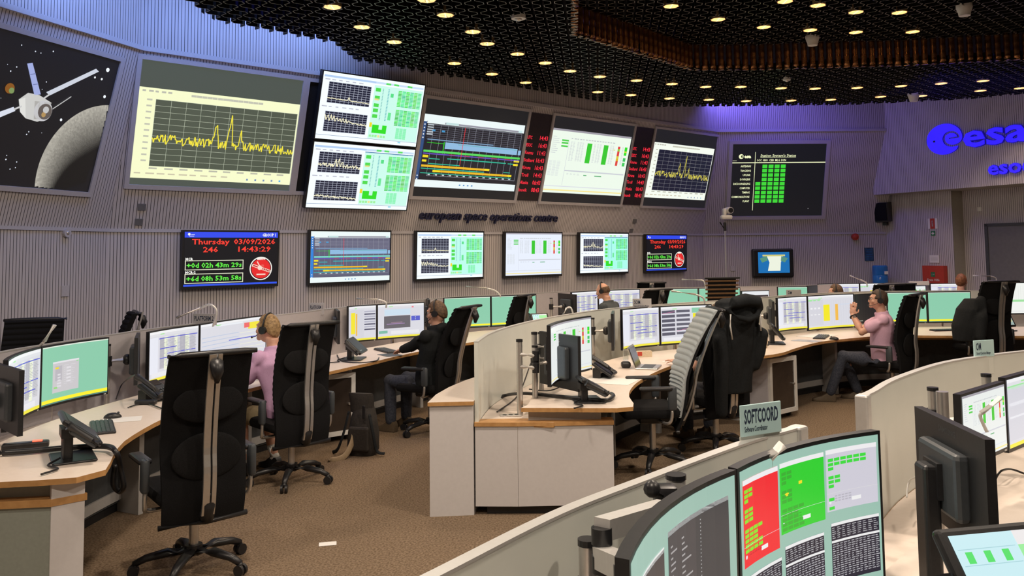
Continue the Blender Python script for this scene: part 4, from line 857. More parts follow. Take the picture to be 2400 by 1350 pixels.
mon((1040, 698), (1150, 694), 'green', 'plain sea green monitor just right of the hoodie wearer', seed=7, arm=None)
mon((1151, 694), (1257, 690), 'green', 'plain sea green monitor behind the lone front row chair', seed=8)
mon((1340, 685), (1401, 681), 'table', 'left monitor under the aocs sign', seed=9)
mon((1402.5, 681), (1500, 677.5), 'table', 'right monitor facing the bald person', seed=10)
mon((1562, 677), (1636, 675), 'green', 'far sea green monitor left of the striped chair', seed=11)
mon((1637, 675), (1735, 674), 'green', 'far sea green monitor behind the striped chair', seed=12)
mon((1738, 682), (1803, 680), 'ywin', 'small dark framed monitor with a black band, behind the draped jacket', zt=1.18, h=.34, seed=13, sag=0)
mon((1822, 672), (1893, 671), 'green', 'far pale green monitor behind the dm sign', seed=14, arm=None)
mon((1917, 665.5), (2014, 664), 'table', 'far monitor with blue table bands, left of the far black chairs', seed=15)
mon((2015, 664), (2085, 663), 't4', 'far monitor partly behind the far black chairs', seed=16)
mon((2125, 669), (2170, 668), 'cols', 'far small monitor with red and green stripes below the white box', h=.36, seed=17, sag=0)
mon((2180, 664.5), (2262, 663.5), 'table', 'far monitor facing the red haired person', seed=18)
mon((2312, 663), (2425, 661), 'bars', 'far bright monitor with yellow and orange bars at the right edge', zt=1.335, h=.45, seed=19, arm=(0, .14, .02))
mon((1290, 763), (1386, 740), 'cols', 'curved monitor with green and red columns on the end of the middle desk', zt=1.30, h=.45, seed=20, sag=.06)
mon((1458, 725), (1545, 718), 'table', 'left monitor below the som sign, grey table with blue lines', seed=21)
mon((1546.5, 718), (1668, 713), 't5', 'right monitor below the som sign, dark charts with a yellow block', seed=22)
mon((1822, 698), (1891, 693.5), 'table', 'monitor with blue lined table facing the person with clasped hands', seed=23)
mon((1892.5, 693.5), (2001, 688), 't4', 'monitor with yellow and orange bars beside the clasped hands', h=.46, seed=24)
mon((2003, 690), (2070, 687), 'black', 'dark monitor behind the clasped hands', h=.40, seed=25)
mon((2078, 685), (2171, 684), 'green', 'sea green monitor right of the chair of the person in rose shirt', seed=26)
mon((2173, 684), (2275, 683), 'green', 'sea green monitor behind the jacket on the right chair', seed=27)
mon((1475, 1312), (1725, 1101), pic_term, 'nearest curved monitor with dark terminal windows, cut by the bottom edge', zt=1.27, h=.47, seed=28, sag=.05)
mon((1728, 1099), (2062, 1009), pic_status, 'large near monitor with red, green and grey status windows', zt=1.27, h=.475, seed=29, sag=.05)
mon((2251, 925), (2354, 894), 'cols', 'monitor with green and red columns behind the big black monitor back', zt=1.25, h=.30, seed=30, sag=0)
mon((2356, 886), (2480, 852), 't4', 'pale monitor cut by the right edge of the photo', zt=1.26, h=.33, seed=31, sag=0)
def side_mon(near, ang, h, w, label, pic='black', arm=(.0, .12, None), stand=None, seed=40):
    a = math.radians(ang); L = Vector(near); d = Vector((math.sin(a), math.cos(a), 0)); return monitor(L, L + d * w, h, PIC[pic] if isinstance(pic, str) else pic, label, 0, None, seed, stand, None, .028, arm)
side_mon(G(58, 868, 1.2), -45, .37, .52, 'black side monitor at the left edge of the photo, seen from behind', arm=(-.1, .1, None))
side_mon(G(324, 792, 1.2), -22, .37, .52, 'thin side monitor seen edge on, left of the blue table screens', arm=(-.05, .16, None), pic='black')
side_mon(G(797, 729, 1.2), -16, .37, .5, 'thin side monitor seen edge on, beside the platform 1 screens', arm=(0, .14, None))
side_mon(G(1008, 703, 1.22), -8, .40, .5, 'dark green side monitor just left of the hoodie wearer', arm=(0, .14, None))
side_mon(G(1352, 690, 1.2), -28, .36, .5, 'grey side monitor on a tan arm, left of the aocs screens', arm=(.05, .2, None))
LGM = side_mon(G(1361, 788, 1.21), -31, .41, .53, 'black monitor seen from behind on the end of the middle desk', arm=(.02, .16, None))
side_mon(G(1438, 736, 1.2), 8, .37, .5, 'thin side monitor seen edge on, left of the som screens', arm=(0, .16, None))
side_mon(G(1815, 707, 1.2), 12, .37, .5, 'thin side monitor seen edge on, right of the draped jacket', arm=(0, .16, None))
SGM = side_mon(V(1.365, 2.45, 1.30), 5, .335, .52, 'big black monitor on a stand, seen from behind in the right foreground', stand='foot', arm=None)
def back_logo(t, word, m, h, zfrac):
    mb = MB(); text_solid(mb, word, lambda a, b_, d: V(-a, .0285, zfrac + b_), h, 0, .01, align=.5); mb.build('logo', m, t)
back_logo(LGM, 'LG', 'grey_laminate', .035, .345); back_logo(SGM, 'SAMSUNG', 'grey_plastic', .028, .52)
mon((1893, 670), (1916, 668), 'black', 'grey back of a far monitor beside the dm sign', seed=41, sag=0, arm=None)

# ------------------------------------------------------------ chairs
def make_chair(front, label, group, rec=0.0):
    t = thing('office_chair', label, 'chair', (0, 0, 0), 0, group)
    for k in range(5):
        a = 2 * PI * k / 5 + .3; ux, uy = math.cos(a), math.sin(a)
        mb = MB(); mb.tube([V(ux * .03, uy * .03, .115), V(ux * .14, uy * .14, .118), V(ux * .26, uy * .26, .098), V(ux * .325, uy * .325, .07)], [.03, .027, .022, .018], 8, 1.1); lg = mb.build('base_leg', 'black_plastic', t, True)
        mb = MB()
        for s_ in (-1, 1): mb.cyl(V(ux * .325 - uy * .008 * s_, uy * .325 + ux * .008 * s_, .033), V(ux * .325 - uy * .026 * s_, uy * .325 + ux * .026 * s_, .033), .032, n=14)
        mb.sphere((ux * .32, uy * .32, .06), .02, 8, 6); mb.build('caster', 'black_plastic', lg, SM)
    mb = MB(); mb.cyl((0, 0, .10), (0, 0, .15), .05); mb.build('hub', 'black_plastic', t, SM)
    mb = MB(); mb.cyl((0, 0, .14), (0, 0, .40), .027); mb.build('gas_lift', 'silver', t, SM)
    mb = MB(); mb.rbox((0, -.02, .405), (.22, .30, .07), .025); mb.build('mechanism', 'black_plastic', t)
    mb = MB(); mb.rbox((0, .05, .475), (.49, .47, .085), .035, n=4); mb.build('seat', 'black_fabric', t, SM)
    prof = spline([(0, -.215, .33), (0, -.235, .45), (0, -.225, .62), (0, -.205, .76), (0, -.225, .95), (0, -.27, 1.12), (0, -.335, 1.29)], 4)
    for p in prof: p.y -= rec * (p.z - .42)
    def back(x, p, o): return V(x, p.y + .04 * (x / .26) ** 2 + o, p.z)
    wd = lambda z: .230 + .012 * math.sin((z - .33) * 3)
    rings = []
    for p in prof:
        w = wd(p.z); rings.append([back(x * w, p, 0) for x in (-1, -.5, 0, .5, 1)] + [back(x * w, p, .022) for x in (1, .5, 0, -.5, -1)])
    mb = MB(); mb.loft(rings); mb.build('backrest', 'black_fabric', t, SM)
    rings = []; N = 96                                       # ribbed padding on the sitting side
    for i in range(N + 1):
        k = i / N * (len(prof) - 1); a = int(min(k, len(prof) - 2)); p = prof[a].lerp(prof[a + 1], k - a); w = wd(p.z) * .97; b_ = .012 * abs(math.sin(i * PI / 4))
        if p.z < .44: continue
        rings.append([back(x * w, p, .02) for x in (-1, -.5, 0, .5, 1)] + [back(x * w, p, .034 + b_) for x in (1, .5, 0, -.5, -1)])
    mb = MB(); mb.loft(rings); mb.build('ribbed_padding', front, t, SM)
    p = prof[-1]; mb = MB(); mb.tube([back(-.25, p, -.03), back(-.18, p, .0), back(0, p, .008), back(.18, p, .0), back(.25, p, -.03)], [.013, .018, .019, .018, .013], 8); mb.build('top_bar', 'black_plastic', t, True)
    p = prof[0]; mb = MB(); mb.tube([back(-.25, p, 0), back(0, p, 0), back(.25, p, 0)], .016, 8); mb.build('bottom_bar', 'black_plastic', t, True)
    for nm, z0, z1, rz_ in (('neck_pad', 1.00, .12, .075), ('lumbar_pad', .70, .15, .09)):
        q = min(prof, key=lambda v: abs(v.z - z0)); mb = MB(); mb.sphere((0, q.y - .012, z0), (.20, .016, z1 * .9), 24, 12, Matrix.Rotation(math.atan(rec), 3, 'X')); mb.build(nm, 'dark_pad', t, True)
    for s_ in (-1, 1):
        mb = MB(); rg = []
        for q in prof[2:]:
            w = .019 if s_ < 0 else .012; xx = -.022 if s_ < 0 else .020; yy = -.05 - .045 * math.sin((q.z - .4) / .9 * PI)
            rg.append([V(xx - w, q.y + yy, q.z), V(xx + w, q.y + yy, q.z), V(xx + w, q.y + yy + .016, q.z), V(xx - w, q.y + yy + .016, q.z)])
        mb.loft(rg); mb.build('spine_rail', 'silver', t)
    q = prof[-2]; mb = MB(); mb.tube([V(0, q.y - .02, 1.275), V(0, q.y - .045, 1.24), V(0, q.y - .07, 1.19), V(0, q.y - .06, 1.13)], [.03, .04, .034, .012], 12); mb.build('spine_cap', 'black_plastic', t, True)
    mb = MB(); mb.tube([V(0, -.27, .50), V(0, -.275, .44), V(0, -.25, .37), V(0, -.10, .395)], [.014, .034, .04, .045], 12); mb.build('spine_root', 'black_plastic', t, True)
    for s_ in (-1, 1):
        mb = MB(); mb.rbox((s_ * .30, .03, .685), (.075, .26, .03), .014, n=3); ar = mb.build('armrest', 'black_plastic', t, SM)
        mb = MB(); mb.rbox((s_ * .305, -.10, .61), (.045, .07, .19), .018); mb.build('arm_housing', 'grey_plastic', ar, SM)
        mb = MB(); mb.tube(spline([(s_ * .30, -.10, .54), (s_ * .30, -.09, .44), (s_ * .27, -.06, .405), (s_ * .10, -.03, .40)], 4), .013, 8); mb.build('arm_bracket', 'silver', ar, True)
    return t
CH = make_chair('black_fabric', 'tall black chair in the left foreground, seen squarely from behind', 'tall black office chairs')
_first = [True]
def chair(x, y, face, label, dz=0.0, src=None):
    rz = math.radians(face)
    if _first[0] and src is None: _first[0] = False; CH.location = (x, y, dz); CH.rotation_euler.z = rz; CH['label'] = label; return CH
    return dup(src or CH, (x, y, dz), rz, label, 'tall black office chairs')
chair(-1.90, 5.12, 37, 'tall black chair in the left foreground, seen squarely from behind')
chair(-1.82, 7.02, 42, 'tall black chair of the fair haired person in pink shirt')
RC = make_chair('black_fabric', '', 'tall black office chairs', .16); RC.location = (-.86, 8.85, 0); RC.rotation_euler.z = math.radians(66); RC['label'] = ( 'tall black chair of the person in black hoodie')
chair(-.12, 10.9, 62, 'empty tall black chair before the plain green monitors of the front row')
chair(1.85, 12.1, 35, 'black chair just behind the bald person')
chair(2.35, 14.75, 0, 'black chair back standing against the wall under the right clock television')
chair(1.86, 7.95, 22, 'tall chair in the middle of the room under a draped black hooded jacket')
chair(4.50, 10.2, 44, 'tall black chair of the person with clasped hands')
chair(5.78, 10.5, 12, 'tall black chair with a dark jacket on its arm, near the right edge', .13)
chair(-4.15, 7.3, -160, 'black chair back against the left wall, cut by the photo edge')
chair(-4.0, 8.25, 120, 'black chair seen edge on against the left wall')
chair(5.55, 12.98, 10, 'left one of two small far black chairs, beyond the person with clasped hands')
chair(5.98, 13.25, -20, 'right one of two small far black chairs, beyond the person with clasped hands')
SV = make_chair('silver_fabric', 'tall chair with silver ribbed backrest turned sideways in the middle', 'tall silver ribbed chair', .26); SV.location = (1.14, 7.12, .06); SV.rotation_euler.z = math.radians(93); del SV['group']
# the far chair with a striped slatted back
t = thing('slatted_chair', 'far chair with a brown striped slatted back, above the draped jacket', 'chair', (3.12, 13.2, 0), math.radians(8))
mb = MB(); mb.rbox((0, .05, .50), (.48, .46, .07), .03); mb.build('seat', 'black_fabric', t); mat('bronze_slat', (.16, .085, .035), .4, .3, noise=(20, (.2, .11, .05), .3, .7))
for k in range(13): mb = MB(); mb.rbox((0, -.22 - .009 * k, .62 + .062 * k), (.46 + .006 * k, .02, .026), .006); mb.build('slat', 'bronze_slat', t)
mb = MB(); mb.box((0, -.27, 1.0), (.44, .012, .8), rot=Matrix.Rotation(math.radians(8), 3, 'X')); mb.build('back_mesh', 'black_fabric', t)
mb = MB(); mb.rbox((0, -.345, 1.41), (.56, .025, .03), .01); mb.build('top_bar', 'black_plastic', t)
mb = MB(); mb.cyl((0, 0, .1), (0, 0, .47), .03); mb.build('gas_lift', 'silver', t)
for k in range(5):
    a = 2 * PI * k / 5; mb = MB(); mb.tube([V(0, 0, .11), V(.3 * math.cos(a), .3 * math.sin(a), .06)], [.03, .018]); mb.sphere((.3 * math.cos(a), .3 * math.sin(a), .032), .032, 8, 6); mb.build('base_leg', 'black_plastic', t)

# ------------------------------------------------------------ people
def fuse(mb, name, m, parent, voxel=.009, it=4):
    me = bpy.data.meshes.new('tmp'); me.from_pydata([tuple(p) for p in mb.v], [], mb.f)
    bm = bmesh.new(); bm.from_mesh(me); bmesh.ops.recalc_face_normals(bm, faces=bm.faces); bm.to_mesh(me); bm.free()
    o = bpy.data.objects.new('tmp', me); COL.objects.link(o)
    r = o.modifiers.new('r', 'REMESH'); r.mode = 'VOXEL'; r.voxel_size = voxel; q = o.modifiers.new('s', 'SMOOTH'); q.factor = .5; q.iterations = it
    dg = bpy.context.evaluated_depsgraph_get(); dg.update(); nm = bpy.data.meshes.new_from_object(o.evaluated_get(dg)); bpy.data.objects.remove(o); bpy.data.meshes.remove(me)
    nm.name = name; nm.materials.clear(); nm.materials.append(MT[m]); nm.shade_smooth(); x = bpy.data.objects.new(name, nm); COL.objects.link(x); x.parent = parent; return x
def limb(mb, pts, rs, n=12):
    P = [Vector(p) for p in pts]; mb.tube(P, rs, n)
    for p, r in zip(P, rs): mb.sphere(p, r * .99, 12, 8)
def ik(a, c, l1, l2, hint):
    d = c - a; L = min(d.length, (l1 + l2) * .995); u = d.normalized(); x = (l1 * l1 - l2 * l2 + L * L) / (2 * L); h = math.sqrt(max(l1 * l1 - x * x, 0)); hv = Vector(hint); hv = (hv - u * hv.dot(u)).normalized(); return a + u * x + hv * h, a + u * L
def hand(mb, w, d, pn, side, curl=.25, spread=.06):          # w wrist, d pointing direction, pn palm normal; side picks where the thumb sits
    d = d.normalized(); pn = (pn - d * pn.dot(d)).normalized(); x = d.cross(pn).normalized() * side
    rot = Matrix((x, pn, d)).transposed(); mb.sphere(w + d * .045, (.040, .016, .052), 12, 8, rot)
    for k, ln in enumerate((.070, .080, .074, .058)):
        b = w + d * .085 + x * (.030 - .0205 * k); dd = (d + x * spread * (1.5 - k)).normalized(); pts = [b]; a = curl * .6
        for q in (.42, .33, .25): pts.append(pts[-1] + (dd * math.cos(a) + pn * math.sin(a)) * ln * q); a += curl
        limb(mb, pts, [.0098, .0092, .0085, .0072], 8)
    b = w + d * .03 + x * .034; limb(mb, [b, b + (d * .55 + x * .75 + pn * .3).normalized() * .034, b + (d * .8 + x * .45 + pn * .4).normalized() * .062], [.013, .011, .009], 8)
def person(loc, face, label, hair='brown_hair', shirt='pink_shirt', trousers='khaki', sleeve='short', lean=.12, head=(0, 0), hands=None, knees=None, feet=None, glasses=False, headset=True, bald=False, watch=False, shorts=False, voxel=.0085, dz=0.0, curl=.25, handdir=None, lift=0.0):
    t = thing('person', label, 'person', loc, math.radians(face)); hz = .555 + dz
    PEL, WAI = V(0, 0, hz), V(0, .02 + lean * .35, hz + .19); CHE = V(0, lean * .9, hz + .40); SHO = V(0, lean * 1.15, hz + .50); NEC = V(0, lean * 1.3 + .01, hz + .57); HD = V(0, lean * 1.6 + .035, hz + .70)
    def ring(c, rx, ry, n=20): return [c + V(rx * math.cos(2 * PI * k / n), ry * math.sin(2 * PI * k / n), 0) for k in range(n)]
    def torso(mb, g=0.0, neck=True, low=None):
        R = [ring(PEL + V(0, -.01, -.09 if low is None else low), .15 + g, .10 + g), ring(PEL + V(0, -.01, -.02), .18 + g, .135 + g), ring(WAI, .158 + g, .118 + g), ring(CHE + V(0, 0, -.06), .178 + g, .128 + g), ring(CHE + V(0, 0, .03), .182 + g, .118 + g), ring(SHO + V(0, -.01, 0), .15 + g * .6, .082 + g), ring(SHO + V(0, 0, .045), .075 + g, .06 + g * .8)]
        if neck: R += [ring(NEC, .056, .058), ring(NEC + V(0, .01, .06), .054, .056)]
        mb.loft(R)
    Rh = Matrix.Rotation(math.radians(head[0]), 3, 'Z') @ Matrix.Rotation(math.radians(head[1]), 3, 'X'); H_ = lambda x, y, z: HD + Rh @ V(x, y, z)
    mb = MB(); torso(mb)
    def skull(d):
        k = 1.0
        if d.z < 0: k -= .10 * abs(d.x) * (-d.z) + (.10 * (-d.z) if d.y < -.1 else 0)
        if d.y > .2: k += -.03 * d.y + .05 * max(0, -d.z) * d.y
        return k
    mb.sphere(HD, (.077, .098, .118), 24, 18, Rh, skull)
    mb.sphere(H_(0, .082, -.078), (.030, .024, .024), 12, 8, Rh); mb.loft([[H_(x, y, z) for x, y, z in q] for q in ([(-.008, .085, .03), (.008, .085, .03), (.004, .098, .028), (-.004, .098, .028)], [(-.017, .085, -.03), (.017, .085, -.03), (.008, .122, -.026), (-.008, .122, -.026)], [(-.012, .085, -.042), (.012, .085, -.042), (.006, .105, -.038), (-.006, .105, -.038)])])
    mb.sphere(H_(0, .088, .035), (.05, .014, .012), 12, 8, Rh); mb.sphere(H_(0, .092, -.056), (.024, .010, .012), 10, 8, Rh)
    for s_ in (-1, 1): mb.sphere(H_(s_ * .078, -.008, -.005), (.011, .022, .033), 10, 8, Rh); mb.sphere(H_(s_ * .045, .07, -.02), (.022, .02, .02), 10, 8, Rh)
    hands = hands or [V(-.2, .42, .80), V(.2, .42, .80)]; el = []
    for s_, hp in zip((-1, 1), hands):
        S = SHO + V(s_ * .178, -.005, -.02); e, w = ik(S, Vector(hp), .285, .255, (s_ * .55, -.45, -.8) if lift == 0 else (s_ * .5, .1, -.9)); el.append((S, e, w))
        limb(mb, [S, S.lerp(e, .5), e, e.lerp(w, .35), w], [.054, .048, .040, .041, .028]); dd = (w - e) if handdir is None else Vector(handdir[0 if s_ < 0 else 1]); pn = V(0, 0, -1) if handdir is None else V(-s_, .0, 0)
        hand(mb, w, dd, pn, -s_ if handdir is None else 1 * -s_ * -1, curl)
    hips = [PEL + V(-.09, .02, -.03), PEL + V(.09, .02, -.03)]; legs = []
    knees = knees or [V(-.13, .44, .53 + dz * .5), V(.13, .44, .53 + dz * .5)]; feet = feet or [V(-.14, .42, .085), V(.14, .46, .085)]
    for hp, kn, ft in zip(hips, knees, feet):
        limb(mb, [hp, hp.lerp(kn, .5), kn, kn.lerp(ft, .3), ft], [.082, .074, .056, .055, .036]); legs.append((hp, kn, ft))
    fuse(mb, 'body', 'skin', t, voxel)
    mb = MB(); torso(mb, .014, False, -.05)                  # shirt
    for s_, (S, e, w) in zip((-1, 1), el):
        if sleeve == 'short': k = S.lerp(e, .62); limb(mb, [S, S.lerp(e, .35), k], [.068, .066, .068])
        else: limb(mb, [S, S.lerp(e, .5), e, e.lerp(w, .5), e.lerp(w, .93)], [.070, .064, .056, .052, .044])
    mb.tube([SHO + V(.075 * math.cos(a), .075 * math.sin(a) * .9 + .01, .052 + .012 * math.sin(a + PI)) for a in [2 * PI * k / 16 for k in range(17)]], .017 if sleeve == 'short' else .030, 8)
    if sleeve == 'long': mb.sphere(NEC + V(0, -.075, -.02), (.095, .05, .06), 14, 10)      # hood lying on the back
    fuse(mb, 'hoodie' if sleeve == 'long' else 'polo_shirt', shirt, t, .012, 5)
    mb = MB()
    mb.loft([ring(PEL + V(0, -.01, -.10), .16, .11), ring(PEL + V(0, -.01, -.03), .194, .148), ring(PEL + V(0, -.005, .05), .178, .135)])
    for hp, kn, ft in legs:
        if shorts: limb(mb, [hp, hp.lerp(kn, .5), kn, kn.lerp(ft, .12)], [.096, .092, .078, .074])
        else: limb(mb, [hp, hp.lerp(kn, .5), kn, kn.lerp(ft, .4), kn.lerp(ft, .93)], [.096, .088, .072, .066, .058])
    fuse(mb, 'shorts' if shorts else 'trousers', trousers, t, .013, 5)
    for hp, kn, ft in legs:
        fw = Vector((ft.x - hp.x * .6, .5, 0)).normalized(); fw = Vector((fw.x * .4, 1, 0)).normalized(); sh = MB()
        sh.loft([[ft + fw * y + V(x * q, 0, z) for x, z in ((-1, -.08), (1, -.08), (1.02, -.055), (.8, h), (-.8, h), (-1.02, -.055))] for y, q, h in ((-.07, .030, -.01), (-.05, .038, .02), (.03, .042, .015), (.09, .046, -.025), (.15, .046, -.04), (.19, .034, -.05), (.2, .018, -.06))]); sh.build('shoe', 'shoe_brown' if trousers == 'denim' else 'black_plastic', t, SM)
        if shorts: k = MB(); limb(k, [ft + V(0, 0, .02), ft.lerp(kn, .25)], [.042, .046]); k.build('sock', 'sock', t, True)
    def hl(d):
        lim = .52 if d.y > .35 else (.52 - (.35 - d.y) * 1.2 if d.y > -.25 else -.2 - (-.25 - d.y) * .75)
        if abs(d.x) > .75 and d.y > -.3 and d.z > -.35: lim = min(lim, .05)
        if bald: return 1.035 if (d.z < .42 and d.z > -.38 and d.y < .15) else .84
        k = min(1, max(0, (d.z - lim) / .12 + .5)); return .84 + k * (.245 + .02 * math.sin(9 * d.x + 7 * d.y) + (.05 * max(0, d.z) * max(0, d.y)))
    mb = MB(); mb.sphere(HD + Rh @ V(0, -.006, .004), (.077, .098, .118), 40, 30, Rh, hl); fuse(mb, 'hair', hair, t, .007, 3)
    for s_ in (-1, 1):
        mb = MB(); mb.sphere(H_(s_ * .031, .082, .014), (.013, .010, .009), 10, 8, Rh); ey = mb.build('eye', 'eye_white', t, True); mb = MB(); mb.sphere(H_(s_ * .031, .0905, .014), (.005, .003, .005), 8, 6, Rh); mb.build('iris', 'dark_hair', ey, True)
    mb = MB(); mb.sphere(H_(0, .0995, -.054), (.021, .006, .006), 10, 8, Rh); mb.build('lips', 'lip', t, True)
    if headset:
        mb = MB(); mb.tube([H_(.092 * math.cos(a), -.005, .015 + .118 * math.sin(a)) for a in [PI * k / 16 for k in range(17)]], .0075, 8, 1.6); hs = mb.build('headset', 'black_plastic', t, True)
        for s_ in (-1, 1): mb = MB(); mb.cyl(H_(s_ * .080, -.005, -.002), H_(s_ * .108, -.005, -.002), .033, n=16); mb.build('ear_cup', 'black_plastic', hs, SM)
        mb = MB(); mb.tube([H_(-.10, .01, -.02), H_(-.092, .06, -.055), H_(-.06, .115, -.07)], .0035, 6); mb.sphere(H_(-.058, .118, -.07), .009, 8, 6); mb.build('microphone_boom', 'black_plastic', hs, True)
    if glasses:
        mb = MB()
        for s_ in (-1, 1): mb.tube([H_(s_ * .033 + .022 * math.cos(a), .106, .014 + .018 * math.sin(a)) for a in [2 * PI * k / 14 for k in range(15)]], .0022, 6); mb.tube([H_(s_ * .055, .104, .018), H_(s_ * .084, .0, .014)], .0022, 6)
        mb.tube([H_(-.011, .108, .018), H_(.011, .108, .018)], .0022, 6); mb.build('glasses', 'black_plastic', t, True)
    if watch:
        S, e, w = el[0]; d = (w - e).normalized(); x, y, _ = frame_of(d); p = e.lerp(w, .93); mb = MB(); mb.tube([p + x * .034 * math.cos(a) + y * .034 * math.sin(a) for a in [2 * PI * k / 16 for k in range(17)]], .008, 8, 1.3); wt = mb.build('watch', 'black_plastic', t, True); mb = MB(); mb.cyl(p + V(-.034, -.012, 0), p + V(-.046, -.016, 0), .018); mb.build('watch_face', 'silver', wt)
    return t
person((-1.88, 7.14, 0), 56, 'person with fair hair, headset and pink polo shirt, seated facing left', 'blond_hair', 'pink_shirt', 'khaki', lean=.14, dz=-.045, head=(18, 2), shorts=True, hands=[V(-.16, .50, .80), V(.22, .46, .80)], feet=[V(-.12, .40, .085), V(.15, .34, .085)])
person((-.86, 8.8, 0), 55, 'person with glasses and headset in black hoodie, typing at the front desk', 'brown_hair', 'black_hoodie', 'denim', 'long', lean=-.08, dz=-.03, head=(22, -8), glasses=True, hands=[V(.02, .46, .80), V(.30, .47, .80)])
person((1.50, 12.30, 0), 55, 'bald person with headset seated below the aocs sign', 'brown_hair', 'grey_shirt', 'denim', lean=.12, head=(10, -14), bald=True, voxel=.011)
person((4.42, 10.22, 0), 68, 'person in rose polo shirt with clasped hands before the face, headset and glasses', 'dark_hair', 'rose_shirt', 'denim', lean=.0, dz=-.04, head=(8, 4), glasses=True, watch=True, lift=1, hands=[V(-.035, .33, 1.03), V(.035, .33, 1.03)], handdir=[(.12, -.12, 1), (-.12, -.12, 1)], curl=.08, feet=[V(-.10, .62, .085), V(.2, .30, .085)], knees=[V(-.12, .45, .55), V(.16, .46, .52)], voxel=.0075)
person((1.98, 8.08, 0), 22, 'person hidden behind the draped jacket, only a forearm and hand showing', 'brown_hair', 'grey_shirt', 'denim', lean=.02, dz=-.05, headset=False, hands=[V(-.36, .24, .78), V(.2, .4, .80)], voxel=.011)
person((5.30, 12.98, 0), 70, 'person far back whose brown hair shows below the far black chair', 'brown_hair', 'grey_shirt', 'denim', lean=.2, dz=-.09, voxel=.011)
person((6.85, 13.1, 0), -40, 'red haired person far right, turned towards the bright yellow bar screen', 'red_hair', 'grey_shirt', 'denim', headset=False, dz=.04, voxel=.011)

# ------------------------------------------------------------ clothes, bags
t = thing('hooded_jacket', 'black hooded jacket with white drawstrings draped over the middle chair', 'jacket', (1.86, 7.95, 0), math.radians(22))
mb = MB()
def jr(z, w, y0, y1, sw=0, n=20): return [V(w * math.cos(2 * PI * k / n) + sw, (y0 + y1) / 2 + (y1 - y0) / 2 * math.sin(2 * PI * k / n) + .012 * math.sin(5 * 2 * PI * k / n + z * 9), z) for k in range(n)]
mb.loft([jr(.56, .19, -.35, -.22, .0), jr(.8, .205, -.38, -.20, .0), jr(1.0, .21, -.42, -.19), jr(1.18, .21, -.45, -.20), jr(1.30, .215, -.48, -.20), jr(1.38, .19, -.47, -.22), jr(1.41, .12, -.43, -.27)])
limb(mb, [V(-.19, -.37, 1.27), V(-.225, -.41, 1.05), V(-.215, -.42, .85), V(-.21, -.39, .62), V(-.19, -.36, .42)], [.06, .065, .062, .06, .055]); limb(mb, [V(.19, -.36, 1.27), V(.245, -.38, 1.08), V(.235, -.35, .92), V(.21, -.32, .80)], [.06, .064, .06, .052])
mb.tube([V(-.18, -.45, 1.31), V(-.12, -.49, 1.38), V(0, -.49, 1.40), V(.12, -.49, 1.385), V(.18, -.44, 1.31)], [.045, .055, .06, .055, .045], 12); mb.tube([V(-.16, -.48, 1.30), V(-.09, -.515, 1.25), V(.0, -.52, 1.23), V(.1, -.51, 1.255), V(.165, -.47, 1.31)], [.022, .026, .03, .026, .022], 10)
fuse(mb, 'jacket_cloth', 'black_hoodie', t, .012, 4)
for pts in ([(-.165, -.495, 1.28), (-.165, -.485, 1.18), (-.14, -.475, 1.06)], [(.16, -.485, 1.27), (.17, -.475, 1.20), (.175, -.465, 1.12)]): mb = MB(); mb.tube([V(*p) for p in pts], .007, 8); mb.build('drawstring', 'paper', t, True)
t = thing('jacket', 'dark grey jacket hung over the arm side of the right chair', 'jacket', (5.78, 10.5, .1), math.radians(12)); mb = MB()
mb.loft([jr(.62, .14, -.30, -.02, -.40), jr(.8, .17, -.34, .0, -.37), jr(1.0, .15, -.36, -.04, -.34), jr(1.12, .09, -.32, -.1, -.30)]); limb(mb, [V(-.26, -.28, 1.1), V(-.33, -.36, .9), V(-.36, -.36, .68)], [.06, .07, .06]); fuse(mb, 'jacket_cloth', 'black_hoodie', t, .013, 4)
t = thing('backpack', 'dark brown roll top backpack on the carpet behind the pink shirted person', 'backpack', (-1.40, 7.95, 0), math.radians(-15)); mb = MB()
mb.loft([[V(w * math.cos(a) * (1 if abs(math.cos(a)) < .8 else .92), y + d * math.sin(a), z) for a in [2 * PI * k / 16 for k in range(16)]] for z, w, d, y in ((0, .14, .10, 0), (.05, .165, .12, 0), (.2, .16, .12, .01), (.34, .13, .10, .02), (.42, .11, .07, .03))]); mb.build('body', 'backpack', t, SM)
mb = MB(); mb.loft([[V(-.02 + w * math.cos(a), y + d * math.sin(a), z) for a in [2 * PI * k / 16 for k in range(16)]] for z, w, d, y in ((.38, .115, .075, .03), (.47, .12, .06, .02), (.53, .125, .04, .0), (.555, .12, .02, -.01))]); mb.build('roll_top', 'backpack', t, SM)
mb = MB(); mb.rbox((.01, -.11, .16), (.20, .05, .22), .02); mb.build('front_pocket', 'backpack', t)
for pts in ([(-.1, -.09, .40), (-.13, -.13, .22), (-.2, -.11, .06), (-.28, -.05, .015)], [(.1, -.08, .38), (.15, -.1, .2), (.17, -.07, .05), (.24, -.06, .03)]): mb = MB(); mb.tube(spline(pts, 4), .007, 8, 2.4); mb.build('strap', 'black_hoodie', t, True)
mb = MB(); mb.rbox((.06, -.115, .40), (.03, .012, .12), .004); mb.build('buckle', 'black_plastic', t)
t = tag(MB().tube(spline([(-1.66, 7.66, .008), (-1.54, 7.74, .02), (-1.48, 7.82, .12), (-1.46, 7.86, .22)], 5), .03, 8, .25).build('cloth_strap', 'tan', None, True), 'tan strap trailing on the carpet beside the backpack', 'strap')
mb = MB(); mb.rbox((0, 0, .02), (.11, .07, .001), .003); o = mb.build('paper_scrap', 'paper', None, None, G(768, 1282, -.018)); o.rotation_euler.z = .2; tag(o, 'small scrap of white paper lying on the carpet', 'paper')

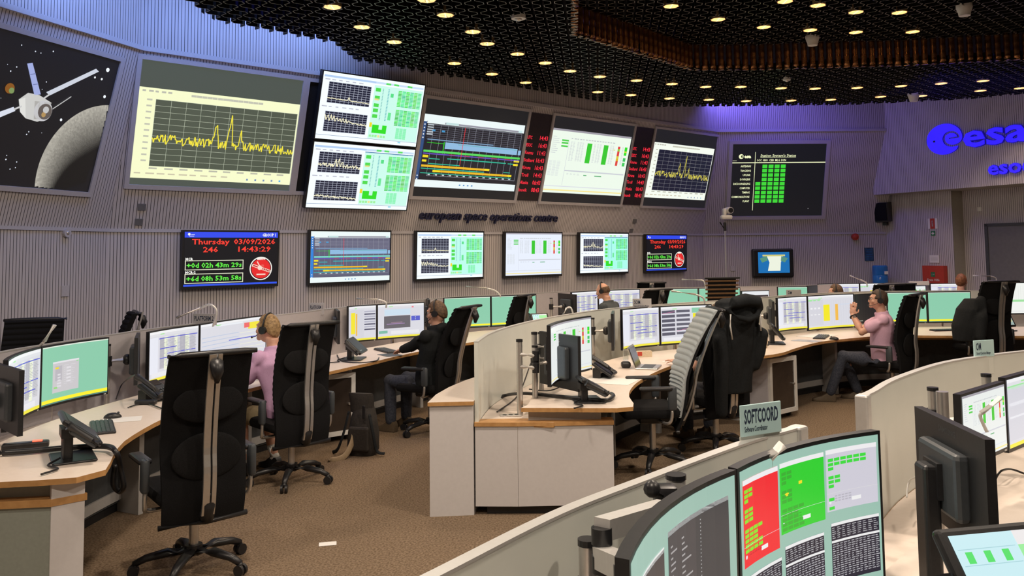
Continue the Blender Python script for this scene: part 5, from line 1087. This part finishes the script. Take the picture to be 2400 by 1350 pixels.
# ------------------------------------------------------------ things on the desks
def keyboard(loc, rz, label):
    t = thing('keyboard', label, 'keyboard', loc, rz); mb = MB(); mb.rbox((0, 0, .008), (.43, .14, .016), .006); mb.build('case', 'black_plastic', t)
    mb = MB()
    for r_ in range(5):
        for k in range(15): mb.box((-.196 + k * .028, .05 - r_ * .025, .018), (.024, .021, .006), taper=.85)
    k = mb.build('keys', 'grey_plastic', t); k['kind'] = 'stuff'; return t
def mouse(loc, rz, label):
    t = thing('computer_mouse', label, 'mouse', loc, rz); mb = MB(); mb.sphere((0, 0, .004), (.032, .058, .034), 16, 10, None, lambda d: 1 if d.z > 0 else (1 if abs(d.z) < .1 else .9)); 
    for v in mb.v: v.z = max(v.z, .001)
    mb.build('shell', 'black_plastic', t, True); mb = MB(); mb.cyl((-.005, .035, .034), (.005, .035, .034), .008, n=10); mb.build('wheel', 'grey_plastic', t); return t
def sheet(loc, rz, w, d, label, m='paper', name='paper_sheet'): mb = MB(); mb.rbox((0, 0, .0015), (w, d, .002), .012); o = mb.build(name, m, None, None, loc); o.rotation_euler.z = rz; return tag(o, label, 'paper')
def touch_unit(loc, rz, label, pic=pic_touch, w=.34, h=.22, tilt=50, zc=.15):      # sloping touch panel with handset cradle; local -y faces the user
    t = thing('touch_telephone', label, 'telephone', loc, rz); a = math.radians(tilt); up = V(0, math.cos(a), math.sin(a)); nn = V(0, -math.sin(a), math.cos(a)); c0 = V(0, 0, zc)
    mb = MB(); mb.rbox((0, .03, .006), (.30, .22, .012), .01); mb.build('base_plate', 'black_plastic', t)
    mb = MB(); mb.rbox((0, .06, zc * .5), (.14, .05, zc), .012); mb.box((0, .05, zc - .01), (.16, .09, .05)); mb.build('stand', 'black_plastic', t)
    R = Matrix((V(1, 0, 0), up, nn)).transposed(); mb = MB(); mb.rbox(c0, (w, h, .032), .012, R); mb.build('panel', 'black_plastic', t)
    c = Cv(lambda u, v, o: c0 + V(1, 0, 0) * ((u - .5) * (w - .05)) + up * ((.5 - v) * (h - .045)) + nn * (.0172 + o), (w - .05) / (h - .045), 1, .0004); pic(c, random.Random(4)); c.build(t)
    mb = MB(); mb.tube([c0 + V(-w / 2 - .03, 0, -.0) + up * k for k in (-.09, -.05, .05, .09)], [.024, .018, .018, .026], 10, 1.2); mb.build('handset', 'black_plastic', t, SM)
    mb = MB(); mb.rbox(c0 + V(-w / 2 - .02, .0, -.02), (.05, .16, .03), .01, R); mb.build('cradle', 'grey_plastic', t)
    mb = MB(); mb.tube(spline([(-.1, .1, .03), (-.16, .16, .012), (-.26, .12, .01), (-.34, .2, .01)], 5), .006, 6); mb.build('cord', 'black_plastic', t, True); return t
def desk_phone(loc, rz, label):
    t = thing('desk_telephone', label, 'telephone', loc, rz); R = Matrix.Rotation(math.radians(32), 3, 'X'); mb = MB(); mb.rbox((0, 0, .075), (.23, .20, .03), .012, R); mb.build('body', 'black_plastic', t)
    mb = MB(); mb.box((0, .05, .045), (.2, .07, .08)); mb.build('stand', 'black_plastic', t); mb = MB(); mb.tube([V(-.08, -.10, .058), V(-.085, -.05, .10), V(-.085, .05, .16), V(-.08, .11, .185)], [.024, .018, .018, .026], 10, 1.3); mb.build('handset', 'black_plastic', t, SM)
    mb = MB(); mb.box(V(.04, .05, .126), (.11, .06, .004), rot=R); mb.build('display', 'smoked_glass', t)
    mb = MB()
    for r_ in range(4):
        for k in range(3): mb.box(V(.0 + k * .03, -.02 - r_ * .02, .083 - r_ * .0125), (.02, .013, .008), rot=R)
    mb.build('buttons', 'grey_plastic', t); return t
ZD = .7405
touch_unit(G(185, 1072, ZD), math.radians(122), 'black touch telephone on the near left desk, seen from behind', pic_black, w=.36, h=.24, tilt=38, zc=.16)
desk_phone(G(366, 938, ZD) , math.radians(75), 'black desk telephone left of the tall foreground chair')
touch_unit(G(835, 842, ZD), math.radians(88), 'black touch telephone on the front desk beside the pink shirted person chair', pic_black, tilt=42, zc=.14)
touch_unit(G(1385, 938, ZD), math.radians(98), 'black touch telephone on the near end of the middle desk', pic_black, w=.34, h=.23, tilt=28, zc=.12)
desk_phone(G(1418, 884, ZD), math.radians(70), 'black desk telephone beside the mouse on the middle desk')
touch_unit(G(1822, 805, ZD), math.radians(78), 'black touch telephone beside the cream plush toy', tilt=50, zc=.14)
touch_unit(G(2352, 776, ZD), math.radians(15), 'touch telephone with a pale green screen right of the jacket chair', pic_touchpale, tilt=60, zc=.15, w=.3)
touch_unit(V(1.31, 2.14, .74), math.radians(12), 'large touch panel with green and yellow fields in the lower right corner', w=.46, h=.40, tilt=52, zc=.23)
touch_unit(V(2.05, 2.95, .74), math.radians(-70), 'black telephone with red lights at the right edge beside the monitors', pic_black, tilt=40)
touch_unit(V(.36, 11.62, ZD), math.radians(20), 'small lit touch screen just above the frosted panel', w=.26, h=.18, tilt=60, zc=.18)
keyboard(G(240, 1004, ZD), math.radians(-62), 'black keyboard beside the mouse on the near left desk'); mouse(G(264, 980, ZD + .001), math.radians(-70), 'black mouse on a white sheet on the near left desk')
sheet(G(285, 984, ZD), math.radians(20), .25, .18, 'white sheet under the mouse on the near left desk')
keyboard(G(905, 823, ZD), math.radians(-60), 'black keyboard under the hands of the person in black hoodie'); sheet(G(915, 832, ZD), .6, .2, .26, 'grey booklet on the front desk before the hoodie wearer', 'grey_plastic', 'booklet')
mouse(G(1413, 884, ZD), math.radians(60), 'black mouse on a printed sheet on the middle desk'); sheet(G(1430, 893, ZD), math.radians(65), .34, .42, 'printed pale sheet under the mouse on the middle desk')
keyboard(G(1622, 842, ZD), math.radians(45), 'black keyboard before the right som monitor'); keyboard(G(1925, 791, ZD), math.radians(62), 'black keyboard between the monitors and the clasped hands person'); mouse(G(1955, 796, ZD), math.radians(50), 'black mouse right of the keyboard near the clasped hands')
sheet(G(1890, 799, ZD), math.radians(45), .22, .30, 'closed silver folder on the desk near the plush toy', 'silver', 'folder'); keyboard(G(2220, 775, ZD), math.radians(8), 'dark keyboard before the plain green monitors at right'); sheet(G(1590, 846, ZD), math.radians(50), .3, .22, 'white papers between the small laptop and keyboard')
sheet(G(1915, 787, ZD), math.radians(40), .5, .3, 'white paper spread below the yellow bar monitor')
t = thing('laptop', 'small silver laptop standing open on the middle desk', 'laptop', G(1520, 862, ZD), math.radians(72)); mb = MB(); mb.rbox((0, 0, .008), (.30, .21, .014), .008); mb.build('base', 'silver', t)
R = Matrix.Rotation(math.radians(70), 3, 'X'); mb = MB(); mb.rbox(V(0, .135, .105), (.30, .21, .008), .006, R); sc_ = mb.build('lid', 'silver', t); mb = MB(); mb.box((0, .0, .0155), (.26, .11, .002)); mb.build('keys', 'grey_plastic', t)
mb = MB(); mb.box(V(0, .128, .105), (.27, .18, .006), rot=R); mb.build('laptop_screen', 'smoked_glass', sc_)
t = thing('biscuit_box', 'small biscuit packet with red corner before the left som monitor', 'box', G(1508, 836, ZD), math.radians(12)); mb = MB(); mb.box((0, 0, .03), (.17, .06, .06)); mb.build('carton', 'cream_plush', t); mb = MB(); mb.box((-.05, -.031, .034), (.05, .002, .04)); mb.build('label_patch', 'biscuit_red', t)
t = thing('plush_toy', 'cream plush toy on the middle desk right of the draped jacket', 'toy', G(1787, 814, ZD), math.radians(-40)); mb = MB(); mb.sphere((0, 0, .07), (.065, .055, .075), 16, 12); mb.sphere((0, -.01, .15), (.045, .042, .045), 14, 10); mb.build('body', 'cream_plush', t, True)
for s_ in (-1, 1): mb = MB(); mb.sphere((s_ * .05, -.05, .02), (.028, .035, .022), 12, 8); mb.build('foot', 'cream_plush', t, True); mb = MB(); mb.sphere((s_ * .035, 0, .185), (.015, .01, .03), 10, 8); mb.build('ear', 'cream_plush', t, True)
mb = MB(); mb.sphere((-.07, -.01, .09), (.02, .03, .03), 10, 8); mb.build('arm', 'cream_plush', t, True)
t = thing('web_camera_stand', 'small clear topped device on a black base left of the laptop', 'device', G(1467, 862, ZD)); mb = MB(); mb.rbox((0, 0, .03), (.09, .08, .06), .02); mb.build('base', 'black_plastic', t); mb = MB(); mb.rbox((0, 0, .12), (.05, .01, .1), .004); mb.build('clear_plate', 'clear_glass', t)
t = thing('power_strip', 'black power adapter with a red light before the touch telephone at left', 'adapter', G(60, 1052, ZD), math.radians(25)); mb = MB(); mb.rbox((0, 0, .02), (.24, .06, .04), .01); mb.build('case', 'black_plastic', t); mb = MB(); mb.box((.06, -.01, .043), (.05, .03, .006)); mb.build('indicator', 'small_led', t)
tag(MB().rbox((0, 0, .018), (.16, .05, .035), .012).build('cable_box', 'black_plastic', None, None, G(342, 948, ZD)), 'small black cable box on the front desk left of the tall chair', 'adapter')
t = thing('socket_plate', 'metal socket plate let into the low shelf of the middle desk end', 'socket', G(1197, 974, .641), .1); mb = MB(); mb.rbox((0, 0, .004), (.16, .08, .006), .005); mb.build('plate', 'silver', t)
for k in (-1, 0, 1): mb = MB(); mb.cyl((k * .045, 0, .006), (k * .045, 0, .009), .016); mb.build('socket', 'black_plastic', t)
def cable(pts, label, r=.007, z=None, m='black_plastic'):
    P = [G(a[0], a[1], a[2]) for a in pts]; tag(MB().tube(spline(P, 6), r, 6).build('cable', m, None, True), label, 'cable')
cable([(0, 1062, .76), (60, 1058, .76), (150, 1050, .76), (245, 1046, .77), (272, 1060, .76), (282, 1095, .66), (290, 1140, .55), (280, 1152, .5), (266, 1135, .55), (270, 1090, .66)], 'thick black cable looping over the edge of the near left desk', .016)
cable([(1132, 952, .66), (1180, 928, .66), (1230, 922, .75), (1300, 928, .757), (1360, 934, .757), (1420, 938, .757), (1438, 928, .76), (1432, 922, .76)], 'thick black cable across the end of the middle desk', .014)
cable([(1165, 965, .65), (1215, 925, .66), (1245, 850, .85), (1262, 838, .95)], 'thin black cable hanging from the monitor pole of the middle desk', .006)
cable([(1345, 868, .85), (1330, 895, .80), (1290, 915, .757), (1240, 912, .757)], 'thin black cable below the black monitor back of the middle desk', .005)
cable([(272, 935, .75), (285, 902, .80), (305, 885, .95), (318, 878, 1.0)], 'thin black cable rising to the edge on monitor of the front desk', .005)
cable([(300, 955, .748), (340, 945, .75), (385, 958, .75), (388, 940, .75), (350, 932, .748)], 'thin black cable coiled beside the desk telephone', .005)
cable([(790, 832, .748), (800, 845, .748), (835, 850, .748), (880, 846, .748), (888, 838, .748)], 'thin black cable round the touch telephone of the front desk', .006)
cable([(2160, 1195, .75), (2200, 1185, .78), (2250, 1205, .80), (2262, 1180, .86)], 'thin black cable behind the big black monitor back', .006)
cable([(2330, 1130, .75), (2345, 1105, .80), (2370, 1100, .78), (2400, 1110, .75)], 'thin black cable under the green column monitor in the foreground', .005)
cable([(2125, 1165, .76), (2130, 1130, .80), (2150, 1120, .85), (2160, 1150, .78)], 'thin white cable loop left of the big black monitor back', .004, m='white_plastic')
# slim desk lamps rising from the back panels
def desk_lamp(pts, Y, label, r=.010, m='alu'):
    P = [GY(x, y, Y) for x, y in pts]; b = P[-1]; t = thing('desk_lamp', label, 'lamp', V(b.x, b.y, 1.2)); off = V(b.x, b.y, 1.2); mb = MB(); mb.tube([p - off for p in spline(P[1:] + [V(b.x, b.y, 1.21)], 6)], r, 8); mb.build('stem', m, t, True)
    mb = MB(); mb.tube([P[0] - off, P[1] - off], r * 1.3, 8, 1.5); mb.build('light_bar', m, t, True); return t
desk_lamp([(415, 744), (470, 722), (492, 714), (507, 726), (506, 745), (500, 762)], 7.6, 'slim curved desk lamp above the platform 2 sign')
desk_lamp([(836, 700), (885, 702), (897, 705), (905, 710)], 9.9, 'slim bent desk lamp left of the person in black hoodie')
desk_lamp([(1092, 672), (1140, 675), (1160, 681), (1172, 692)], 11.9, 'slim bent desk lamp above the plain green front row monitors')
desk_lamp([(1598, 655), (1642, 656), (1650, 660), (1655, 680)], 13.6, 'slim desk lamp left of the striped chair', )
desk_lamp([(1574, 682), (1630, 690), (1648, 698), (1652, 712)], 9.9, 'slim desk lamp above the right som monitor')
desk_lamp([(1320, 738), (1328, 722), (1338, 722), (1345, 742)], 8.75, 'slim bent lamp on the frosted panel of the middle desk')
desk_lamp([(128, 762), (104, 800), (92, 812)], 6.0, 'slim upright desk lamp above the nearest front desk monitors')
desk_lamp([(2281, 646), (2320, 647), (2334, 652), (2336, 664)], 13.8, 'slim bent desk lamp at the right in front of the grey door')
desk_lamp([(1992, 646), (2015, 655), (2030, 662), (2032, 668)], 13.9, 'slim slanting desk lamp left of the far black chairs')
desk_lamp([(2345, 932), (2300, 968), (2298, 978), (2312, 1010)], 3.0, 'slim pale lamp arm behind the big black monitor back', .006, 'white_plastic')
desk_lamp([(1835, 1042), (1802, 1072)], 2.45, 'white cylinder lamp head on top of the large near monitor', .011, 'white_plastic').location.z += 0
# name signs standing on the panels
def name_sign(tl, br, Y, lines, label, m='sign_board', drop=0.0, yaw=0.0):
    c0 = GY((tl[0] + br[0]) / 2, br[1], Y); h = GY(tl[0], tl[1], Y).z - GY(tl[0], br[1], Y).z; w = (GY(br[0], tl[1], Y) - GY(tl[0], tl[1], Y)).length / max(.5, math.cos(yaw)); t = thing('name_sign', label, 'sign', c0, yaw)
    mb = MB(); mb.rbox((0, 0, h / 2), (w, .008, h), .002, n=1); mb.build('board', m, t)
    if drop: mb = MB(); mb.box((0, .006, -drop / 2), (w * .98, .004, drop)); mb.build('acrylic_holder', 'clear_glass' if drop < 0 else 'frosted_panel', t)
    for x, y, s_, ww, tx, bo in lines: mb = MB(); text_solid(mb, tx, lambda a, b_, d: V(-w / 2 + w * x + a, -.0048, h * y + b_), h * s_, 0, bo, width=w * ww); mb.build('lettering', 'ink', t)
    return t
name_sign((1728, 945), (1840, 1018), 2.93, [(.08, .42, .62, .83, 'SOFTCOORD', .022), (.08, .15, .24, .56, 'Software Coordinator', .012)], 'pale blue sign reading softcoord on the foreground panel', drop=.10, yaw=math.radians(28))
name_sign((2277, 797), (2336, 836), 5.02, [(.1, .42, .62, .24, 'OM', .022), (.1, .15, .24, .7, 'Ground Operations Manager', .012)], 'pale blue sign reading om on the right foreground panel', drop=.10, yaw=math.radians(20))
mat('sign_grey', (.42, .41, .41), .5, noise=(10, (.45, .44, .44), .3, .7))
name_sign((448, 735), (511, 762), 8.0, [(.08, .4, .55, .8, 'PLATFORM 2', .02)], 'larger grey sign reading platform 2 on the front desk panel', 'sign_grey', yaw=-.3)
name_sign((724, 710), (760, 738), 9.75, [(.08, .5, .42, .82, 'PLATFORM 1', .02), (.3, .2, .2, .5, 'Operations', .01)], 'smaller grey sign reading platform 1, between two seated people', 'sign_grey')
name_sign((1397, 668), (1429, 681), 13.85, [(.1, .25, .8, .45, 'AOCS', .02)], 'small grey sign reading aocs on the far front desk', 'sign_grey')
tag(MB().tube([GY(1410, 664, 13.8), GY(1415, 679, 13.8)], .012, 8).build('lamp_head', 'white_plastic'), 'white slanting lamp end crossing the aocs sign', 'lamp')
name_sign((1483, 700), (1527, 722), 9.4, [(.08, .45, .55, .32, 'SOM', .02), (.08, .15, .25, .8, 'Spacecraft Operations Manager', .01)], 'grey sign reading som on the middle desk panel', 'sign_grey')
name_sign((1843, 679), (1878, 697), 11.5, [(.12, .45, .5, .25, 'DM', .02)], 'grey sign reading dm on the middle desk panel', 'sign_grey')
tag(MB().rbox((0, 0, .03), (.33, .06, .07), .004).build('white_box', 'white_plastic', None, None, GY(2154, 668, 14.6)), 'small white box on the far panel below the red first aid case', 'box')
# foreground monitor pole and folding arm
t = thing('folding_stand', 'silver folding monitor arm with black caps in the bottom foreground', 'monitor arm', G(1583, 1185, .642)); b0 = t.location.copy()
top = GY(1584, 1122, 2.32); p0 = V(top.x, top.y, .642)
mb = MB(); mb.cyl(p0 - b0, top - b0, .026, n=18); mb.build('pole', 'alu', t, SM); mb = MB(); mb.cyl(top - b0, top + V(0, 0, .012) - b0, .028, n=18); mb.build('pole_cap', 'black_plastic', t)
a0, a1, a2 = GY(1556, 1195, 2.15), GY(1410, 1240, 1.9), GY(1465, 1330, 1.72)
for p, q in ((a0, a1), (a1 - V(0, 0, .06), a2)): mb = MB(); d = (q - p); mb.box((p + q) / 2 - b0, (d.length, .04, .045), rot=Matrix(((lambda e: (e, Vector((0, 0, 1)).cross(e).normalized(), e.cross(Vector((0, 0, 1)).cross(e)).normalized()))(d.normalized()))).transposed()); mb.build('arm_section', 'alu', t)
for p in (a1 + V(0, 0, 0), a1 - V(0, 0, .06), a2): mb = MB(); mb.cyl(p - V(0, 0, .032) - b0, p + V(0, 0, .004) - b0, .023); mb.build('joint_cap', 'black_plastic', t, SM)
mb = MB(); k = GY(1560, 1168, 2.25); mb.rbox(k - b0, (.06, .06, .07), .012); mb.tube([k - b0, GY(1530, 1150, 2.2) - b0], .012, 8); mb.sphere(GY(1528, 1146, 2.2) - b0, .022, 8, 6); mb.build('clamp_knob', 'black_plastic', t, SM)
t = thing('monitor_pole', 'silver monitor pole with black lever behind the big black monitor back', 'pole', V(1.62, 3.25, .642)); mb = MB(); mb.cyl((0, 0, 0), (0, 0, .66), .022, n=16); mb.build('pole', 'silver', t, SM); mb = MB(); mb.cyl((0, 0, .42), (0, 0, .50), .032); mb.tube([V(0, 0, .46), V(-.09, -.03, .46), V(-.11, -.035, .40)], [.012, .016, .012], 8); mb.build('clamp_lever', 'black_plastic', t, SM)
for px, py, Y, lab in ((1217, 795, 6.35, 'nearest silver monitor pole with two short arms on the middle desk end'), (1252, 778, 6.75, 'second silver monitor pole with black clamps on the middle desk end')):
    top = GY(px, py, Y); t = thing('monitor_pole', lab, 'pole', V(top.x, top.y, .642)); h = top.z - .642; mb = MB(); mb.cyl((0, 0, 0), (0, 0, h), .022, n=16); mb.build('pole', 'silver', t, SM)
    for z_, dx in ((h - .11, .12), (h - .20, .12)): mb = MB(); mb.tube([V(0, 0, z_), V(dx, .02, z_ - .015)], .023, 10); ar = mb.build('short_arm', 'alu', t, SM); mb = MB(); mb.cyl((dx, .02, z_ - .05), (dx, .02, z_ + .02), .026); mb.build('joint', 'black_plastic', ar)
    mb = MB(); mb.cyl((0, 0, h - .02), (0, 0, h), .025); mb.build('collar', 'black_plastic', t)

# ------------------------------------------------------------ things on and along the far walls
def on_station(x, y, o=0.0): return onplane(x, y, WR.l(0, 0, o), WR.n)
tl, br = on_station(1760, 584), on_station(1858, 650); w, h = (br - tl).dot(WR.d), tl.z - br.z; base = on_station(1809, 650, .0); RW = Matrix((WR.d, -WR.n, (0, 0, 1))).transposed()
t = thing('small_wall_screen', 'small black framed wall screen with a bright white tree like picture', 'television', base, math.radians(2)); mb = MB(); mb.rbox((0, -.06, h / 2), (w, .12, h), .03); mb.build('housing', 'black_plastic', t)
c = Cv(lambda u, v, o: V(-w / 2 + w * (.13 + .76 * u), -.122 - o, h * (.88 - .72 * v)), 1.5); pic_tree(c, random.Random(1)); c.build(t)
cp = GY(1698, 500, 15.3); t = thing('video_camera', 'white pan tilt camera on a tall silver pole before the station screen', 'camera', V(cp.x, cp.y, 0)); mb = MB(); mb.cyl((0, 0, 0.02), (0, 0, cp.z - .30), .011); mb.build('pole', 'silver', t, SM)
mb = MB(); mb.rbox((0, 0, cp.z - .24), (.05, .05, .16), .01); mb.tube([V(0, 0, cp.z - .30), V(-.1, -.05, cp.z - .16)], .014); mb.build('clamp', 'black_plastic', t); mb = MB(); mb.rbox((.03, 0, cp.z - .07), (.20, .16, .08), .03); mb.rbox((-.0, 0, cp.z + .02), (.06, .12, .14), .02); mb.build('head_base', 'white_plastic', t, SM)
mb = MB(); mb.cyl((.06, .06, cp.z + .05), (.09, -.09, cp.z + .05), .06); mb.build('camera_head', 'white_plastic', t, SM); mb = MB(); mb.cyl((.09, -.085, cp.z + .05), (.094, -.105, cp.z + .05), .045); mb.build('lens', 'black_plastic', t)
for k in range(3): mb = MB(); a = 2 * PI * k / 3; mb.tube([V(0, 0, .25), V(.3 * math.cos(a), .3 * math.sin(a), .012)], .012); mb.build('tripod_leg', 'black_plastic', t)
def onlow(x, y, o=0.0, rec_=False): return onplane(x, y, L_(0, 0, o + (RD if rec_ else 0)), EN)
ang = math.atan2(ED.y, ED.x)
sp_ = onlow(2070, 497, .14); t = thing('wall_loudspeaker', 'black loudspeaker hanging under the emblem wall', 'loudspeaker', sp_, ang + .3); mb = MB(); mb.rbox((0, -.0, 0), (.26, .22, .38), .012, rot=Matrix.Rotation(.12, 3, 'X')); mb.build('cabinet', 'black_plastic', t); mb = MB(); mb.box((0, -.122, 0), (.23, .012, .34), rot=Matrix.Rotation(.12, 3, 'X')); mb.build('grille', 'black_fabric', t); mb = MB(); mb.box((.0, .1, -.22), (.08, .12, .08)); mb.build('bracket', 'black_plastic', t)
def plate(name, px, py, w, h, m, label, cat, rec_=False, d=.012, on=None, pr=None):
    p = (on or onlow)(px, py, d / 2 + .001) if on else onlow(px, py, d / 2 + .001, rec_); a = math.radians(2) if on else ang; t = thing(name, label, cat, p, a); mb = MB(); mb.box((0, 0, 0), (w, d, h)); mb.build('board', m, t)
    for x, z, ww, hh, mm in pr or []: mb = MB(); mb.box((x, -d / 2 - .001, z), (ww, .002, hh)); mb.build('mark', mm, t)
    return t
plate('fire_extinguisher_sign', 2186, 524, .20, .19, 'paper', 'red and pale fire extinguisher sign on the right wall', 'sign', pr=[(0, 0, .10, .19, 'red'), (0, 0, .03, .11, 'paper'), (0, .01, .012, .06, 'red')])
plate('first_aid_sign', 2187, 547, .085, .085, 'sign_green', 'small green white cross sign under the red sign', 'sign', pr=[(0, 0, .055, .018, 'paper'), (0, 0, .018, .055, 'paper')])
plate('notice', 2190, 607, .20, .14, 'paper', 'white notice above the red first aid case', 'paper', pr=[(0, .03 - k * .02, .14, .004, 'grey_laminate') for k in range(4)])
t = plate('first_aid_case', 2191, 643, .44, .32, 'red', 'red first aid case with white cross on the right wall', 'first aid box', d=.10, pr=[(0, .0, .085, .085, 'sign_green'), (0, .0, .06, .02, 'paper'), (0, .0, .02, .06, 'paper')])
mb = MB(); text_solid(mb, 'Erste Hilfe', lambda x, y, d: V(-.12 + x, -.053, -.12 + y), .06, 0, .01, width=.25); mb.build('lettering', 'paper', t)
t = thing('sanitizer_bottle', 'white sanitizer bottle with black pump on the pillar edge', 'bottle', onlow(2247, 640, .06, True), ang); mb = MB(); mb.rbox((0, 0, 0), (.11, .09, .24), .03); mb.build('bottle', 'white_plastic', t); mb = MB(); mb.box((0, 0, .15), (.07, .06, .07)); mb.build('pump', 'black_plastic', t); mb = MB(); mb.box((0, .045, -.02), (.08, .03, .3)); mb.build('holder', 'trim_grey', t)
plate('thermostat', 2296, 490, .07, .07, 'white_plastic', 'small white round sensor above the door', 'sensor', True)
plate('poster', 2037, 596, .17, .26, 'blue_poster', 'small dark blue poster on the far wall', 'poster', on=on_station, pr=[(0, .09 - k * .045, .12, .006, 'water_blue') for k in range(5)])
t = thing('alarm_bell', 'round red alarm disc on the far wall left of the poster', 'alarm', on_station(2004, 555, .03), math.radians(2)); mb = MB(); mb.cyl((0, .03, 0), (0, -.03, 0), .065, n=24); mb.sphere((0, -.03, 0), (.05, .02, .05)); mb.build('disc', 'red', t, SM)
for px, py, lab in ((1718, 629, 'small grey switch plate beside the camera pole'),): plate('switch_plate', px, py, .09, .10, 'trim_grey', lab, 'switch', on=on_station)
w0 = on_station(2063, 650, .22); t = thing('water_dispenser', 'water dispenser with blue bottle against the far wall', 'water dispenser', V(w0.x, w0.y, 0)); mb = MB(); mb.rbox((0, 0, .50), (.32, .32, 1.0), .03); mb.build('cabinet', 'white_plastic', t)
mb = MB(); mb.loft([[V(r_ * math.cos(2 * PI * k / 24), r_ * math.sin(2 * PI * k / 24), z_) for k in range(24)] for r_, z_ in ((.05, 1.0), (.12, 1.06), (.14, 1.12), (.14, 1.30), (.135, 1.31), (.14, 1.33), (.14, 1.48), (.12, 1.50))]); mb.build('bottle', 'water_blue', t, SM); mb = MB(); mb.box((.06, -.14, 1.36), (.07, .008, .06)); mb.build('label_patch', 'paper', t)
for a_, z_, wp, lab in ((3.118, .273, WF, 'upper small grey plate on the leaning wall, left of the date television'), (3.103, .10, WF, 'lower small grey plate on the leaning wall, left of the date television'), (11.55, .24, WF, 'upper small grey plate on the leaning wall above the right date television'), (11.50, .06, WF, 'lower small grey plate on the leaning wall above the right date television')):
    mb = MB(); Rm = Matrix((wp.d, wp.N, wp.up)).transposed(); mb.box((0, 0, 0), (.085, .012, .075), rot=Rm); tag(mb.build('wall_plate', 'door_grey', None, None, wp.t(a_, z_, .007)), lab, 'plate')
lw = lambda x, y, o: onplane(x, y, WL.l(0, 0, o), WL.n)
t = thing('wall_clock', 'small round grey sensor on the left wall under the moulding', 'sensor', lw(156, 546, .02), math.radians(72)); mb = MB(); mb.cyl((0, .02, 0), (0, -.02, 0), .045, n=20); mb.build('rim', 'trim_grey', t, SM); mb = MB(); mb.sphere((0, -.02, 0), (.02, .01, .02)); mb.build('dome', 'silver', t)
mb = MB(); mb.box((0, 0, 0), (.10, .012, .11), rot=Matrix((WL.d, WL.n, (0, 0, 1))).transposed()); tag(mb.build('switch_plate', 'trim_grey', None, None, lw(153, 682, .008)), 'pale switch plate on the left wall above the slim lamp', 'switch')
